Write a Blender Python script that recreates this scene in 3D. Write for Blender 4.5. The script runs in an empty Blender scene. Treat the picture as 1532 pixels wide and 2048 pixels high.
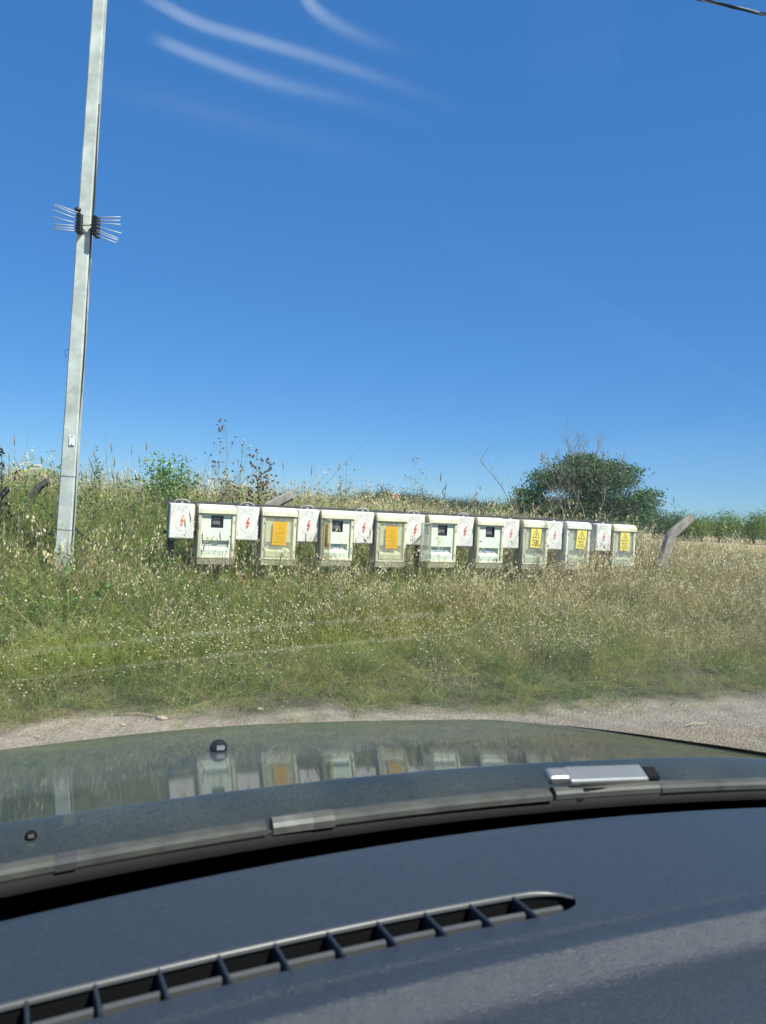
import bpy, bmesh, math, random
import numpy as np
from mathutils import Vector, Matrix, Euler

random.seed(7)
RG = np.random.default_rng(7)
R = math.radians
scene = bpy.context.scene
COL = scene.collection

# ------------------------------------------------------------------ camera
F_PX, CX, CY = 1540.0, 766.0, 1024.0
ROLL, PITCH, EYE = R(3.0), math.atan(14 / 1540.0), 1.30
cam_d = bpy.data.cameras.new('camera')
cam = bpy.data.objects.new('camera', cam_d)
COL.objects.link(cam)
fw = Vector((0, math.cos(PITCH), -math.sin(PITCH)))
up0 = Vector((0, math.sin(PITCH), math.cos(PITCH)))
rt0 = Vector((1, 0, 0))
rt = rt0 * math.cos(ROLL) + up0 * math.sin(ROLL)
up = up0 * math.cos(ROLL) - rt0 * math.sin(ROLL)
cam.matrix_world = Matrix(((rt.x, up.x, -fw.x, 0), (rt.y, up.y, -fw.y, 0), (rt.z, up.z, -fw.z, EYE), (0, 0, 0, 1)))
cam_d.sensor_fit = 'VERTICAL'
cam_d.sensor_height = 24
cam_d.lens = 24 * F_PX / 2048
cam_d.clip_start = 0.02
cam_d.clip_end = 6000
cam_d.dof.use_dof = True
cam_d.dof.focus_distance = 8.5
cam_d.dof.aperture_fstop = 6.5
scene.camera = cam

# ------------------------------------------------------------------ light
SUN = Vector((0.879, -0.69, 1.57)).normalized()
world = bpy.data.worlds.new('World')
scene.world = world
world.use_nodes = True
wn = world.node_tree.nodes
wl = world.node_tree.links
wn.clear()
sky = wn.new('ShaderNodeTexSky')
sky.sky_type = 'NISHITA'
sky.sun_disc = False
sky.sun_elevation = math.asin(SUN.z)
sky.sun_rotation = math.atan2(SUN.x, SUN.y)
sky.altitude = 2500
sky.air_density = 1.0
sky.dust_density = 0.0
sky.ozone_density = 4.0
bg = wn.new('ShaderNodeBackground')
bg.inputs['Strength'].default_value = 0.11
wo = wn.new('ShaderNodeOutputWorld')
hsv = wn.new('ShaderNodeHueSaturation')
hsv.inputs['Saturation'].default_value = 1.75
gm0 = wn.new('ShaderNodeGamma'); gm0.inputs['Gamma'].default_value = 0.45
wl.new(sky.outputs[0], gm0.inputs['Color'])
wl.new(gm0.outputs[0], hsv.inputs['Color'])
tint = wn.new('ShaderNodeMix'); tint.data_type = 'RGBA'; tint.blend_type = 'MULTIPLY'; tint.inputs['Factor'].default_value = 1
tint.inputs['B'].default_value = (0.98, 1.46, 2.06, 1)
wl.new(hsv.outputs[0], tint.inputs['A'])
wl.new(tint.outputs['Result'], bg.inputs['Color'])
wl.new(bg.outputs[0], wo.inputs['Surface'])
sun_d = bpy.data.lights.new('sun', 'SUN')
sun_d.energy = 5.0
sun_d.angle = R(0.53)
sun_d.color = (1.0, 0.955, 0.87)
sun = bpy.data.objects.new('sun', sun_d)
COL.objects.link(sun)
sun.location = (5, -5, 12)
sun.rotation_euler = SUN.to_track_quat('Z', 'Y').to_euler()
scene.view_settings.view_transform = 'Standard'
scene.view_settings.look = 'None'
scene.view_settings.exposure = 0.90
scene.view_settings.gamma = 1.0
try:
    scene.cycles.use_denoising = True
    scene.cycles.max_bounces = 8
    scene.cycles.transparent_max_bounces = 16
    scene.cycles.sample_clamp_indirect = 6
except Exception:
    pass

# ------------------------------------------------------------------ helpers
CAMR = cam.matrix_world.to_3x3()


def at(px, py, Y):
    """world point seen at photo pixel (px, py) at distance Y along +Y"""
    d = CAMR @ Vector(((px - CX) / F_PX, -(py - CY) / F_PX, -1.0))
    k = Y / d.y
    return Vector((d.x * k, Y, EYE + d.z * k))


def tag(o, label=None, cat=None, group=None, kind=None):
    if label: o['label'] = label
    if cat: o['category'] = cat
    if group: o['group'] = group
    if kind: o['kind'] = kind
    return o


def empty(name, loc=(0, 0, 0), rz=0.0, parent=None):
    o = bpy.data.objects.new(name, None)
    COL.objects.link(o)
    o.location = loc
    o.rotation_euler = (0, 0, rz)
    o.empty_display_size = 0.1
    if parent: o.parent = parent
    return o


class MB:
    def __init__(s):
        s.v = []; s.f = []; s.m = []; s.sm = []

    def add(s, vs, fs, m=0, smooth=False, M=None):
        b = len(s.v)
        for p in vs:
            p = Vector(p)
            s.v.append(tuple(M @ p) if M else tuple(p))
        for f in fs:
            s.f.append([b + i for i in f]); s.m.append(m); s.sm.append(smooth)
        return s

    def box(s, x0, x1, y0, y1, z0, z1, m=0, M=None):
        vs = [(x, y, z) for x in (x0, x1) for y in (y0, y1) for z in (z0, z1)]
        fs = [(0, 1, 3, 2), (4, 6, 7, 5), (0, 4, 5, 1), (2, 3, 7, 6), (0, 2, 6, 4), (1, 5, 7, 3)]
        return s.add(vs, fs, m, False, M)

    def rbox(s, x0, x1, y0, y1, z0, z1, bev=0.004, seg=2, m=0, M=None):
        bm = bmesh.new()
        T = Matrix.Translation(((x0 + x1) / 2, (y0 + y1) / 2, (z0 + z1) / 2)) @ Matrix.Diagonal((abs(x1 - x0), abs(y1 - y0), abs(z1 - z0), 1))
        bmesh.ops.create_cube(bm, size=1, matrix=T)
        bmesh.ops.bevel(bm, geom=list(bm.edges), offset=bev, segments=seg, affect='EDGES', profile=0.5)
        bm.verts.index_update()
        s.add([v.co.copy() for v in bm.verts], [[v.index for v in f.verts] for f in bm.faces], m, False, M)
        bm.free()
        return s

    def prism(s, poly, axis, a0, a1, m=0, M=None, smooth=False):
        """poly: 2D points, extruded along axis between a0 and a1"""
        def P(u, v, w):
            return {'x': (w, u, v), 'y': (u, w, v), 'z': (u, v, w)}[axis]
        n = len(poly)
        vs = [P(u, v, a0) for u, v in poly] + [P(u, v, a1) for u, v in poly]
        fs = [list(range(n))[::-1], list(range(n, 2 * n))]
        for i in range(n):
            j = (i + 1) % n
            fs.append((i, j, n + j, n + i))
        return s.add(vs, fs, m, smooth, M)

    def tube(s, pts, rad, n=6, m=0, caps=True, smooth=True, M=None, squash=None):
        pts = [Vector(p) for p in pts]
        if not hasattr(rad, '__len__'): rad = [rad] * len(pts)
        vs = []; fs = []
        side = None
        for i, p in enumerate(pts):
            t = (pts[min(i + 1, len(pts) - 1)] - pts[max(i - 1, 0)])
            t = t.normalized() if t.length > 1e-9 else Vector((0, 0, 1))
            if side is None:
                ref = Vector((0, 0, 1)) if abs(t.z) < 0.9 else Vector((1, 0, 0))
                side = t.cross(ref).normalized()
            else:
                side = (side - t * side.dot(t))
                side = side.normalized() if side.length > 1e-6 else t.orthogonal().normalized()
            u = t.cross(side).normalized()
            for k in range(n):
                a = 2 * math.pi * k / n
                vs.append(p + side * (math.cos(a) * rad[i]) + u * (math.sin(a) * rad[i] * (squash or 1)))
        for i in range(len(pts) - 1):
            for k in range(n):
                j = (k + 1) % n
                fs.append((i * n + k, i * n + j, (i + 1) * n + j, (i + 1) * n + k))
        if caps:
            fs.append(list(range(n))[::-1])
            fs.append([(len(pts) - 1) * n + k for k in range(n)])
        return s.add(vs, fs, m, smooth, M)

    def ball(s, c, r, seg=10, rings=6, m=0, M=None):
        if not hasattr(r, '__len__'): r = (r, r, r)
        vs = [(c[0], c[1], c[2] + r[2])]
        for i in range(1, rings):
            th = math.pi * i / rings
            for k in range(seg):
                a = 2 * math.pi * k / seg
                vs.append((c[0] + r[0] * math.sin(th) * math.cos(a), c[1] + r[1] * math.sin(th) * math.sin(a), c[2] + r[2] * math.cos(th)))
        vs.append((c[0], c[1], c[2] - r[2]))
        fs = []
        for k in range(seg):
            j = (k + 1) % seg
            fs.append((0, 1 + k, 1 + j))
            for i in range(rings - 2):
                fs.append((1 + i * seg + k, 1 + (i + 1) * seg + k, 1 + (i + 1) * seg + j, 1 + i * seg + j))
            fs.append((len(vs) - 1, 1 + (rings - 2) * seg + j, 1 + (rings - 2) * seg + k))
        return s.add(vs, fs, m, True, M)

    def grid(s, P, m=0, smooth=True):
        """P[i][j] points"""
        ni, nj = len(P), len(P[0])
        vs = [p for row in P for p in row]
        fs = [(i * nj + j, i * nj + j + 1, (i + 1) * nj + j + 1, (i + 1) * nj + j) for i in range(ni - 1) for j in range(nj - 1)]
        return s.add(vs, fs, m, smooth)

    def mesh(s, name, mats):
        me = bpy.data.meshes.new(name)
        me.from_pydata(s.v, [], s.f)
        for m in (mats if isinstance(mats, (list, tuple)) else [mats]): me.materials.append(m)
        me.polygons.foreach_set('material_index', s.m)
        me.polygons.foreach_set('use_smooth', s.sm)
        me.update()
        return me

    def build(s, name, mats, parent=None, link=True):
        o = bpy.data.objects.new(name, s.mesh(name, mats))
        if link: COL.objects.link(o)
        if parent: o.parent = parent
        return o


def copy_tree(o, parent=None):
    c = o.copy()
    COL.objects.link(c)
    if parent: c.parent = parent
    for ch in list(o.children): copy_tree(ch, c)
    return c


# ------------------------------------------------------------------ materials
def new_mat(name):
    m = bpy.data.materials.new(name)
    m.use_nodes = True
    return m, m.node_tree.nodes, m.node_tree.links, m.node_tree.nodes['Principled BSDF']


def plain(name, col, rough=0.6, metal=0.0, var=0.12, scale=12.0, bump=0.0, bscale=80.0, dirt=None, dirt_amt=0.0, coat=0.0, spec=0.5, coords='Object'):
    m, n, l, b = new_mat(name)
    tc = n.new('ShaderNodeTexCoord')
    nz = n.new('ShaderNodeTexNoise'); nz.inputs['Scale'].default_value = scale; nz.inputs['Detail'].default_value = 6
    l.new(tc.outputs[coords], nz.inputs['Vector'])
    rp = n.new('ShaderNodeMapRange')
    rp.inputs['From Min'].default_value = 0.3; rp.inputs['From Max'].default_value = 0.7
    rp.inputs['To Min'].default_value = 1 - var; rp.inputs['To Max'].default_value = 1 + var
    l.new(nz.outputs['Fac'], rp.inputs['Value'])
    mx = n.new('ShaderNodeMix'); mx.data_type = 'RGBA'; mx.blend_type = 'MULTIPLY'
    mx.inputs['Factor'].default_value = 1.0
    mx.inputs['A'].default_value = (*col, 1)
    l.new(rp.outputs[0], mx.inputs['B'])
    out = mx.outputs['Result']
    if dirt:
        n2 = n.new('ShaderNodeTexNoise'); n2.inputs['Scale'].default_value = scale * 0.6; n2.inputs['Detail'].default_value = 10; n2.inputs['Roughness'].default_value = 0.7
        l.new(tc.outputs[coords], n2.inputs['Vector'])
        r2 = n.new('ShaderNodeMapRange')
        r2.inputs['From Min'].default_value = 0.45; r2.inputs['From Max'].default_value = 0.75
        r2.inputs['To Min'].default_value = 0; r2.inputs['To Max'].default_value = dirt_amt
        l.new(n2.outputs['Fac'], r2.inputs['Value'])
        m2 = n.new('ShaderNodeMix'); m2.data_type = 'RGBA'
        l.new(r2.outputs[0], m2.inputs['Factor']); l.new(out, m2.inputs['A']); m2.inputs['B'].default_value = (*dirt, 1)
        out = m2.outputs['Result']
    l.new(out, b.inputs['Base Color'])
    b.inputs['Roughness'].default_value = rough
    b.inputs['Metallic'].default_value = metal
    b.inputs['Specular IOR Level'].default_value = spec
    b.inputs['Coat Weight'].default_value = coat
    b.inputs['Coat Roughness'].default_value = 0.04
    if bump:
        nb = n.new('ShaderNodeTexNoise'); nb.inputs['Scale'].default_value = bscale; nb.inputs['Detail'].default_value = 6
        l.new(tc.outputs[coords], nb.inputs['Vector'])
        bp = n.new('ShaderNodeBump'); bp.inputs['Strength'].default_value = bump; bp.inputs['Distance'].default_value = 0.003
        l.new(nb.outputs['Fac'], bp.inputs['Height']); l.new(bp.outputs[0], b.inputs['Normal'])
    return m


def leaf_mat(name, c1, c2, c3=None, transl=0.35, rough=0.55, patch=0.0, pc=None):
    """per-instance random colour between c1 and c2, patches of pc by place, light passing through"""
    m, n, l, b = new_mat(name)
    out = n['Material Output']
    oi = n.new('ShaderNodeObjectInfo')
    geo = n.new('ShaderNodeNewGeometry')
    mx = n.new('ShaderNodeMix'); mx.data_type = 'RGBA'
    mx.inputs['A'].default_value = (*c1, 1); mx.inputs['B'].default_value = (*c2, 1)
    l.new(geo.outputs['Random Per Island'], mx.inputs['Factor'])
    cur = mx.outputs['Result']
    m3 = n.new('ShaderNodeMix'); m3.data_type = 'RGBA'; m3.blend_type = 'MULTIPLY'; m3.inputs['Factor'].default_value = 1
    rr = n.new('ShaderNodeMapRange'); rr.inputs['To Min'].default_value = 0.7; rr.inputs['To Max'].default_value = 1.3
    l.new(oi.outputs['Random'], rr.inputs['Value'])
    l.new(cur, m3.inputs['A']); l.new(rr.outputs[0], m3.inputs['B'])
    cur = m3.outputs['Result']
    if patch:
        nz = n.new('ShaderNodeTexNoise'); nz.inputs['Scale'].default_value = 0.9; nz.inputs['Detail'].default_value = 4
        l.new(oi.outputs['Location'], nz.inputs['Vector'])
        r2 = n.new('ShaderNodeMapRange'); r2.inputs['From Min'].default_value = 0.42; r2.inputs['From Max'].default_value = 0.65
        r2.inputs['To Max'].default_value = patch
        l.new(nz.outputs['Fac'], r2.inputs['Value'])
        m4 = n.new('ShaderNodeMix'); m4.data_type = 'RGBA'
        l.new(r2.outputs[0], m4.inputs['Factor']); l.new(cur, m4.inputs['A']); m4.inputs['B'].default_value = (*pc, 1)
        cur = m4.outputs['Result']
    l.new(cur, b.inputs['Base Color'])
    b.inputs['Roughness'].default_value = rough
    b.inputs['Specular IOR Level'].default_value = 0.35
    tr = n.new('ShaderNodeBsdfTranslucent')
    l.new(cur, tr.inputs['Color'])
    ms = n.new('ShaderNodeMixShader'); ms.inputs[0].default_value = transl
    l.new(b.outputs[0], ms.inputs[1]); l.new(tr.outputs[0], ms.inputs[2]); l.new(ms.outputs[0], out.inputs['Surface'])
    return m


def clear_mat(name, tint, film, film_amt, rough=0.08, scale=14.0):
    """weathered clear plastic: see-through, with a dusty film and a glossy skin"""
    m, n, l, b = new_mat(name)
    out = n['Material Output']
    tc = n.new('ShaderNodeTexCoord')
    nz = n.new('ShaderNodeTexNoise'); nz.inputs['Scale'].default_value = scale; nz.inputs['Detail'].default_value = 8
    l.new(tc.outputs['Object'], nz.inputs['Vector'])
    rp = n.new('ShaderNodeMapRange'); rp.inputs['From Min'].default_value = 0.35; rp.inputs['From Max'].default_value = 0.7
    rp.inputs['To Min'].default_value = film_amt * 0.6; rp.inputs['To Max'].default_value = min(1, film_amt * 1.4)
    l.new(nz.outputs['Fac'], rp.inputs['Value'])
    tr = n.new('ShaderNodeBsdfTransparent'); tr.inputs['Color'].default_value = (*tint, 1)
    df = n.new('ShaderNodeBsdfDiffuse'); df.inputs['Color'].default_value = (*film, 1)
    gl = n.new('ShaderNodeBsdfGlossy'); gl.inputs['Roughness'].default_value = rough
    m1 = n.new('ShaderNodeMixShader'); m2 = n.new('ShaderNodeMixShader')
    l.new(rp.outputs[0], m1.inputs[0]); l.new(tr.outputs[0], m1.inputs[1]); l.new(df.outputs[0], m1.inputs[2])
    lw = n.new('ShaderNodeLayerWeight'); lw.inputs['Blend'].default_value = 0.5
    pw = n.new('ShaderNodeMath'); pw.operation = 'POWER'; pw.inputs[1].default_value = 4
    ma = n.new('ShaderNodeMath'); ma.operation = 'MULTIPLY_ADD'; ma.inputs[1].default_value = 0.6; ma.inputs[2].default_value = 0.06
    l.new(lw.outputs['Facing'], pw.inputs[0]); l.new(pw.outputs[0], ma.inputs[0]); l.new(ma.outputs[0], m2.inputs[0])
    l.new(m1.outputs[0], m2.inputs[1]); l.new(gl.outputs[0], m2.inputs[2]); l.new(m2.outputs[0], out.inputs['Surface'])
    return m


M = {}
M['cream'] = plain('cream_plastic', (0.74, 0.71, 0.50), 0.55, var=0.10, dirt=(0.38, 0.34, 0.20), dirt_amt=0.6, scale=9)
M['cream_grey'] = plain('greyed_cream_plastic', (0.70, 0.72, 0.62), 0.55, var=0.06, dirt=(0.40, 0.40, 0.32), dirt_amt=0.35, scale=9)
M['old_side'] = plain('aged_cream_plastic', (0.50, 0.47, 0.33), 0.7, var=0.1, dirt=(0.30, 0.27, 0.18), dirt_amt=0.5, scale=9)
M['mint'] = plain('pale_green_panel', (0.68, 0.75, 0.60), 0.5, var=0.03, dirt=(0.60, 0.64, 0.50), dirt_amt=0.2, scale=6)
M['white_plastic'] = plain('white_plastic', (0.72, 0.70, 0.64), 0.45, var=0.08, dirt=(0.45, 0.41, 0.33), dirt_amt=0.6, scale=10)
M['grey_back'] = plain('grey_back_shell', (0.25, 0.26, 0.25), 0.6, var=0.1)
M['dark_glass'] = plain('dark_window', (0.02, 0.025, 0.035), 0.12, var=0.1, spec=0.6)
M['meter_face'] = plain('meter_face', (0.12, 0.13, 0.14), 0.4)
M['blue'] = plain('blue_label', (0.08, 0.25, 0.55), 0.4)
M['breaker'] = plain('breaker_white', (0.72, 0.74, 0.76), 0.35, var=0.04)
M['red'] = plain('red_bolt', (0.62, 0.10, 0.07), 0.5, var=0.12, scale=40)
M['red_pale'] = plain('faded_red_bolt', (0.66, 0.20, 0.16), 0.55, var=0.15, scale=40)
M['orange_red'] = plain('orange_faded_bolt', (0.70, 0.24, 0.10), 0.55, var=0.15, scale=40)
M['orange'] = plain('orange_plate', (0.68, 0.38, 0.015), 0.5, var=0.05, scale=20)
M['yellow'] = plain('yellow_plate', (0.80, 0.66, 0.14), 0.5, var=0.05, scale=20)
M['ink'] = plain('black_ink', (0.03, 0.028, 0.02), 0.5)
M['orange_ink'] = plain('brown_ink', (0.50, 0.27, 0.015), 0.5)
M['pen'] = plain('pen_ink', (0.25, 0.42, 0.42), 0.6)
M['clear'] = clear_mat('dusty_clear_plastic', (0.94, 0.95, 0.92), (0.62, 0.64, 0.58), 0.14)
M['clear_amber'] = clear_mat('yellowed_clear_plastic', (0.97, 0.96, 0.90), (0.78, 0.76, 0.62), 0.13)
M['galv'] = plain('painted_pole', (0.50, 0.54, 0.49), 0.65, var=0.2, scale=7, dirt=(0.22, 0.24, 0.22), dirt_amt=0.75, bump=0.5, bscale=60)
M['black_plastic'] = plain('black_plastic', (0.015, 0.015, 0.017), 0.45, var=0.2)
M['alu'] = plain('aluminium', (0.50, 0.50, 0.48), 0.5, metal=0.2, var=0.08)
M['rust'] = plain('rusty_steel', (0.10, 0.055, 0.045), 0.8, var=0.3, scale=25, bump=0.3)
M['dark_steel'] = plain('dark_steel', (0.05, 0.05, 0.055), 0.6, var=0.3, scale=20)
M['concrete'] = plain('weathered_concrete', (0.36, 0.32, 0.26), 0.9, var=0.25, scale=14, dirt=(0.10, 0.09, 0.07), dirt_amt=0.7, bump=0.8, bscale=50)
M['dark_wood'] = plain('dark_weathered_post', (0.09, 0.08, 0.07), 0.9, var=0.3, scale=14, bump=0.8)
M['conduit'] = plain('grey_conduit', (0.50, 0.50, 0.50), 0.5, var=0.1)
M['cable'] = plain('black_cable', (0.02, 0.02, 0.022), 0.5)
M['cable_grey'] = plain('grey_cable', (0.36, 0.35, 0.33), 0.55, var=0.2, scale=60)
M['wall_white'] = plain('white_render', (0.72, 0.70, 0.66), 0.9)
M['wall_teal'] = plain('grey_green_render', (0.13, 0.19, 0.19), 0.9)
M['roof_red'] = plain('red_roof', (0.32, 0.09, 0.06), 0.8, var=0.2)
M['roof_green'] = plain('mossy_roof', (0.16, 0.20, 0.10), 0.9, var=0.25, scale=2)
M['window'] = plain('window_dark', (0.03, 0.035, 0.04), 0.2)
M['bark'] = plain('bark', (0.10, 0.08, 0.06), 0.9, var=0.3, bump=0.5)
M['deadwood'] = plain('dead_wood', (0.26, 0.22, 0.18), 0.85, var=0.25, scale=3)
M['stone'] = plain('pale_stone', (0.40, 0.33, 0.24), 0.9, var=0.25, scale=30, bump=0.5)

# vegetation
M['g_green'] = leaf_mat('green_grass_blade', (0.14, 0.23, 0.03), (0.50, 0.49, 0.13), transl=0.40, patch=0.75, pc=(0.40, 0.35, 0.14))
M['g_lush'] = leaf_mat('lush_grass_blade', (0.09, 0.175, 0.035), (0.20, 0.28, 0.065), transl=0.4, patch=0.6, pc=(0.30, 0.33, 0.08))
M['g_stem'] = leaf_mat('grass_stem', (0.18, 0.21, 0.08), (0.34, 0.30, 0.14), transl=0.2)
M['straw'] = leaf_mat('straw_blade', (0.60, 0.49, 0.23), (0.42, 0.34, 0.16), transl=0.3)
M['oat'] = leaf_mat('oat_spikelet', (0.74, 0.64, 0.40), (0.52, 0.44, 0.24), transl=0.25)
M['foxtail'] = leaf_mat('foxtail_head', (0.45, 0.38, 0.25), (0.26, 0.20, 0.15), transl=0.2)
M['leaf'] = leaf_mat('weed_leaf', (0.09, 0.20, 0.035), (0.20, 0.30, 0.07), transl=0.4)
M['leaf_grey'] = leaf_mat('grey_green_leaf', (0.12, 0.16, 0.09), (0.19, 0.23, 0.13), transl=0.3)
M['white_head'] = leaf_mat('white_flower_head', (0.50, 0.46, 0.28), (0.34, 0.34, 0.19), transl=0.2)
M['white_petal'] = leaf_mat('white_petal', (0.74, 0.74, 0.66), (0.60, 0.62, 0.50), transl=0.3)
M['yellow_petal'] = leaf_mat('yellow_petal', (0.75, 0.48, 0.02), (0.70, 0.55, 0.05), transl=0.3)
M['brown_head'] = leaf_mat('brown_seed_head', (0.16, 0.10, 0.07), (0.26, 0.19, 0.12), transl=0.1)
M['tree_leaf'] = leaf_mat('tree_leaf', (0.05, 0.105, 0.035), (0.10, 0.17, 0.06), transl=0.3)
M['tree_leaf_grey'] = leaf_mat('greyish_tree_leaf', (0.07, 0.09, 0.05), (0.12, 0.13, 0.075), transl=0.25)
M['hedge_leaf'] = leaf_mat('hedge_leaf', (0.085, 0.18, 0.03), (0.22, 0.29, 0.065), transl=0.35)
M['far_leaf'] = leaf_mat('far_leaf', (0.035, 0.07, 0.035), (0.06, 0.10, 0.05), transl=0.2)


# ------------------------------------------------------------------ terrain
V0, V1 = Vector((-2.05, 3.98)), Vector((2.9, 5.72))
VD = (V1 - V0).normalized(); VN = Vector((-VD.y, VD.x))
ROW_A = R(25.3)
RD = Vector((math.cos(ROW_A), math.sin(ROW_A))); RN = Vector((-RD.y, RD.x))


def sst(a, b, x):
    t = np.clip((x - a) / (b - a), 0, 1)
    return t * t * (3 - 2 * t)


def verge_d(x, y):
    return (x - V0.x) * VN.x + (y - V0.y) * VN.y + 0.10 * np.sin(x * 1.7 + 0.5) + 0.05 * np.sin(x * 5.1) + 0.22 * np.exp(-((x + 0.0) / 0.9) ** 2) * -1.0


def row_d(x, y):
    return (x - ROW0.x) * RN.x + (y - ROW0.y) * RN.y


ROW0 = at(431.5, 1015, 7.5)


def ground_z(x, y):
    d = row_d(x, y)
    left = 1 - sst(-2.5, 1.2, x - (y - 8) * 0.15)
    bank = (0.08 + 0.23 * left) * sst(0.2, 2.0, d)
    far = sst(22, 60, y)
    z = bank * (1 - far) + 0.03 * np.sin(x * 1.3) * np.sin(y * 1.1) * (1 - far)
    berm = 0.10 * sst(0.0, 0.9, verge_d(x, y)) * (1 - far)
    return z + berm


def axis(lo, hi, near, step, grow):
    pos = [0.0]; s = step
    while pos[-1] < hi:
        pos.append(pos[-1] + s)
        if pos[-1] > near: s *= grow
    neg = [0.0]; s = step
    while neg[-1] > lo:
        neg.append(neg[-1] - s)
        if -neg[-1] > near: s *= grow
    return sorted(set(neg + pos))


gx = np.array(axis(-2500, 2500, 8, 0.18, 1.25)); gy = np.array(axis(-2500, 2500, 14, 0.18, 1.25))
gb = MB()
gb.grid([[(float(x), float(y), float(ground_z(x, y))) for x in gx] for y in gy])
mg, n, l, b = new_mat('earth_and_gravel')
tc = n.new('ShaderNodeTexCoord')
geo = n.new('ShaderNodeNewGeometry')
# distance past the verge line, with a ragged edge
dot = n.new('ShaderNodeVectorMath'); dot.operation = 'DOT_PRODUCT'
dot.inputs[1].default_value = (VN.x, VN.y, 0)
l.new(geo.outputs['Position'], dot.inputs[0])
ez = n.new('ShaderNodeTexNoise'); ez.inputs['Scale'].default_value = 2.2; ez.inputs['Detail'].default_value = 8
l.new(geo.outputs['Position'], ez.inputs['Vector'])
ad = n.new('ShaderNodeMath'); ad.operation = 'MULTIPLY_ADD'; ad.inputs[1].default_value = 0.9
l.new(ez.outputs['Fac'], ad.inputs[0]); l.new(dot.outputs['Value'], ad.inputs[2])
mr = n.new('ShaderNodeMapRange')
base_d = V0.x * VN.x + V0.y * VN.y
mr.inputs['From Min'].default_value = base_d + 0.45; mr.inputs['From Max'].default_value = base_d + 0.75
l.new(ad.outputs[0], mr.inputs['Value'])
vz = n.new('ShaderNodeTexVoronoi'); vz.inputs['Scale'].default_value = 55
l.new(geo.outputs['Position'], vz.inputs['Vector'])
nz = n.new('ShaderNodeTexNoise'); nz.inputs['Scale'].default_value = 5; nz.inputs['Detail'].default_value = 12; nz.inputs['Roughness'].default_value = 0.7
l.new(geo.outputs['Position'], nz.inputs['Vector'])
cr = n.new('ShaderNodeValToRGB')
cr.color_ramp.elements[0].position = 0.3; cr.color_ramp.elements[0].color = (0.21, 0.155, 0.09, 1)
cr.color_ramp.elements[1].position = 0.7; cr.color_ramp.elements[1].color = (0.37, 0.30, 0.20, 1)
l.new(nz.outputs['Fac'], cr.inputs[0])
mxg = n.new('ShaderNodeMix'); mxg.data_type = 'RGBA'; mxg.blend_type = 'OVERLAY'; mxg.inputs['Factor'].default_value = 0.22
l.new(cr.outputs[0], mxg.inputs['A']); bwn = n.new('ShaderNodeRGBToBW'); l.new(vz.outputs['Color'], bwn.inputs[0]); l.new(bwn.outputs[0], mxg.inputs['B'])
hs = n.new('ShaderNodeHueSaturation'); hs.inputs['Saturation'].default_value = 0.75
l.new(mxg.outputs['Result'], hs.inputs['Color'])
soil = n.new('ShaderNodeMix'); soil.data_type = 'RGBA'
soil.inputs['B'].default_value = (0.075, 0.07, 0.035, 1)
l.new(mr.outputs[0], soil.inputs['Factor']); l.new(hs.outputs[0], soil.inputs['A'])
l.new(soil.outputs['Result'], b.inputs['Base Color'])
b.inputs['Roughness'].default_value = 0.95
bp = n.new('ShaderNodeBump'); bp.inputs['Strength'].default_value = 0.9; bp.inputs['Distance'].default_value = 0.012
hm = n.new('ShaderNodeMath'); hm.operation = 'ADD'
l.new(vz.outputs['Distance'], hm.inputs[0]); l.new(nz.outputs['Fac'], hm.inputs[1])
l.new(hm.outputs[0], bp.inputs['Height']); l.new(bp.outputs[0], b.inputs['Normal'])
tag(gb.build('ground', mg), kind='structure')

fm = plain('dry_field', (0.42, 0.31, 0.19), 0.95, var=0.15, scale=0.4)
fb = MB()
fx = np.linspace(-60, 160, 24); fy = np.linspace(62, 330, 20)
fb = MB(); fb.grid([[(float(x), float(y), 0.06 + 0.104) for x in np.linspace(-40, 90, 8)] for y in np.linspace(24, 60, 8)])
tag(fb.build('field', fm), kind='structure')


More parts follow.
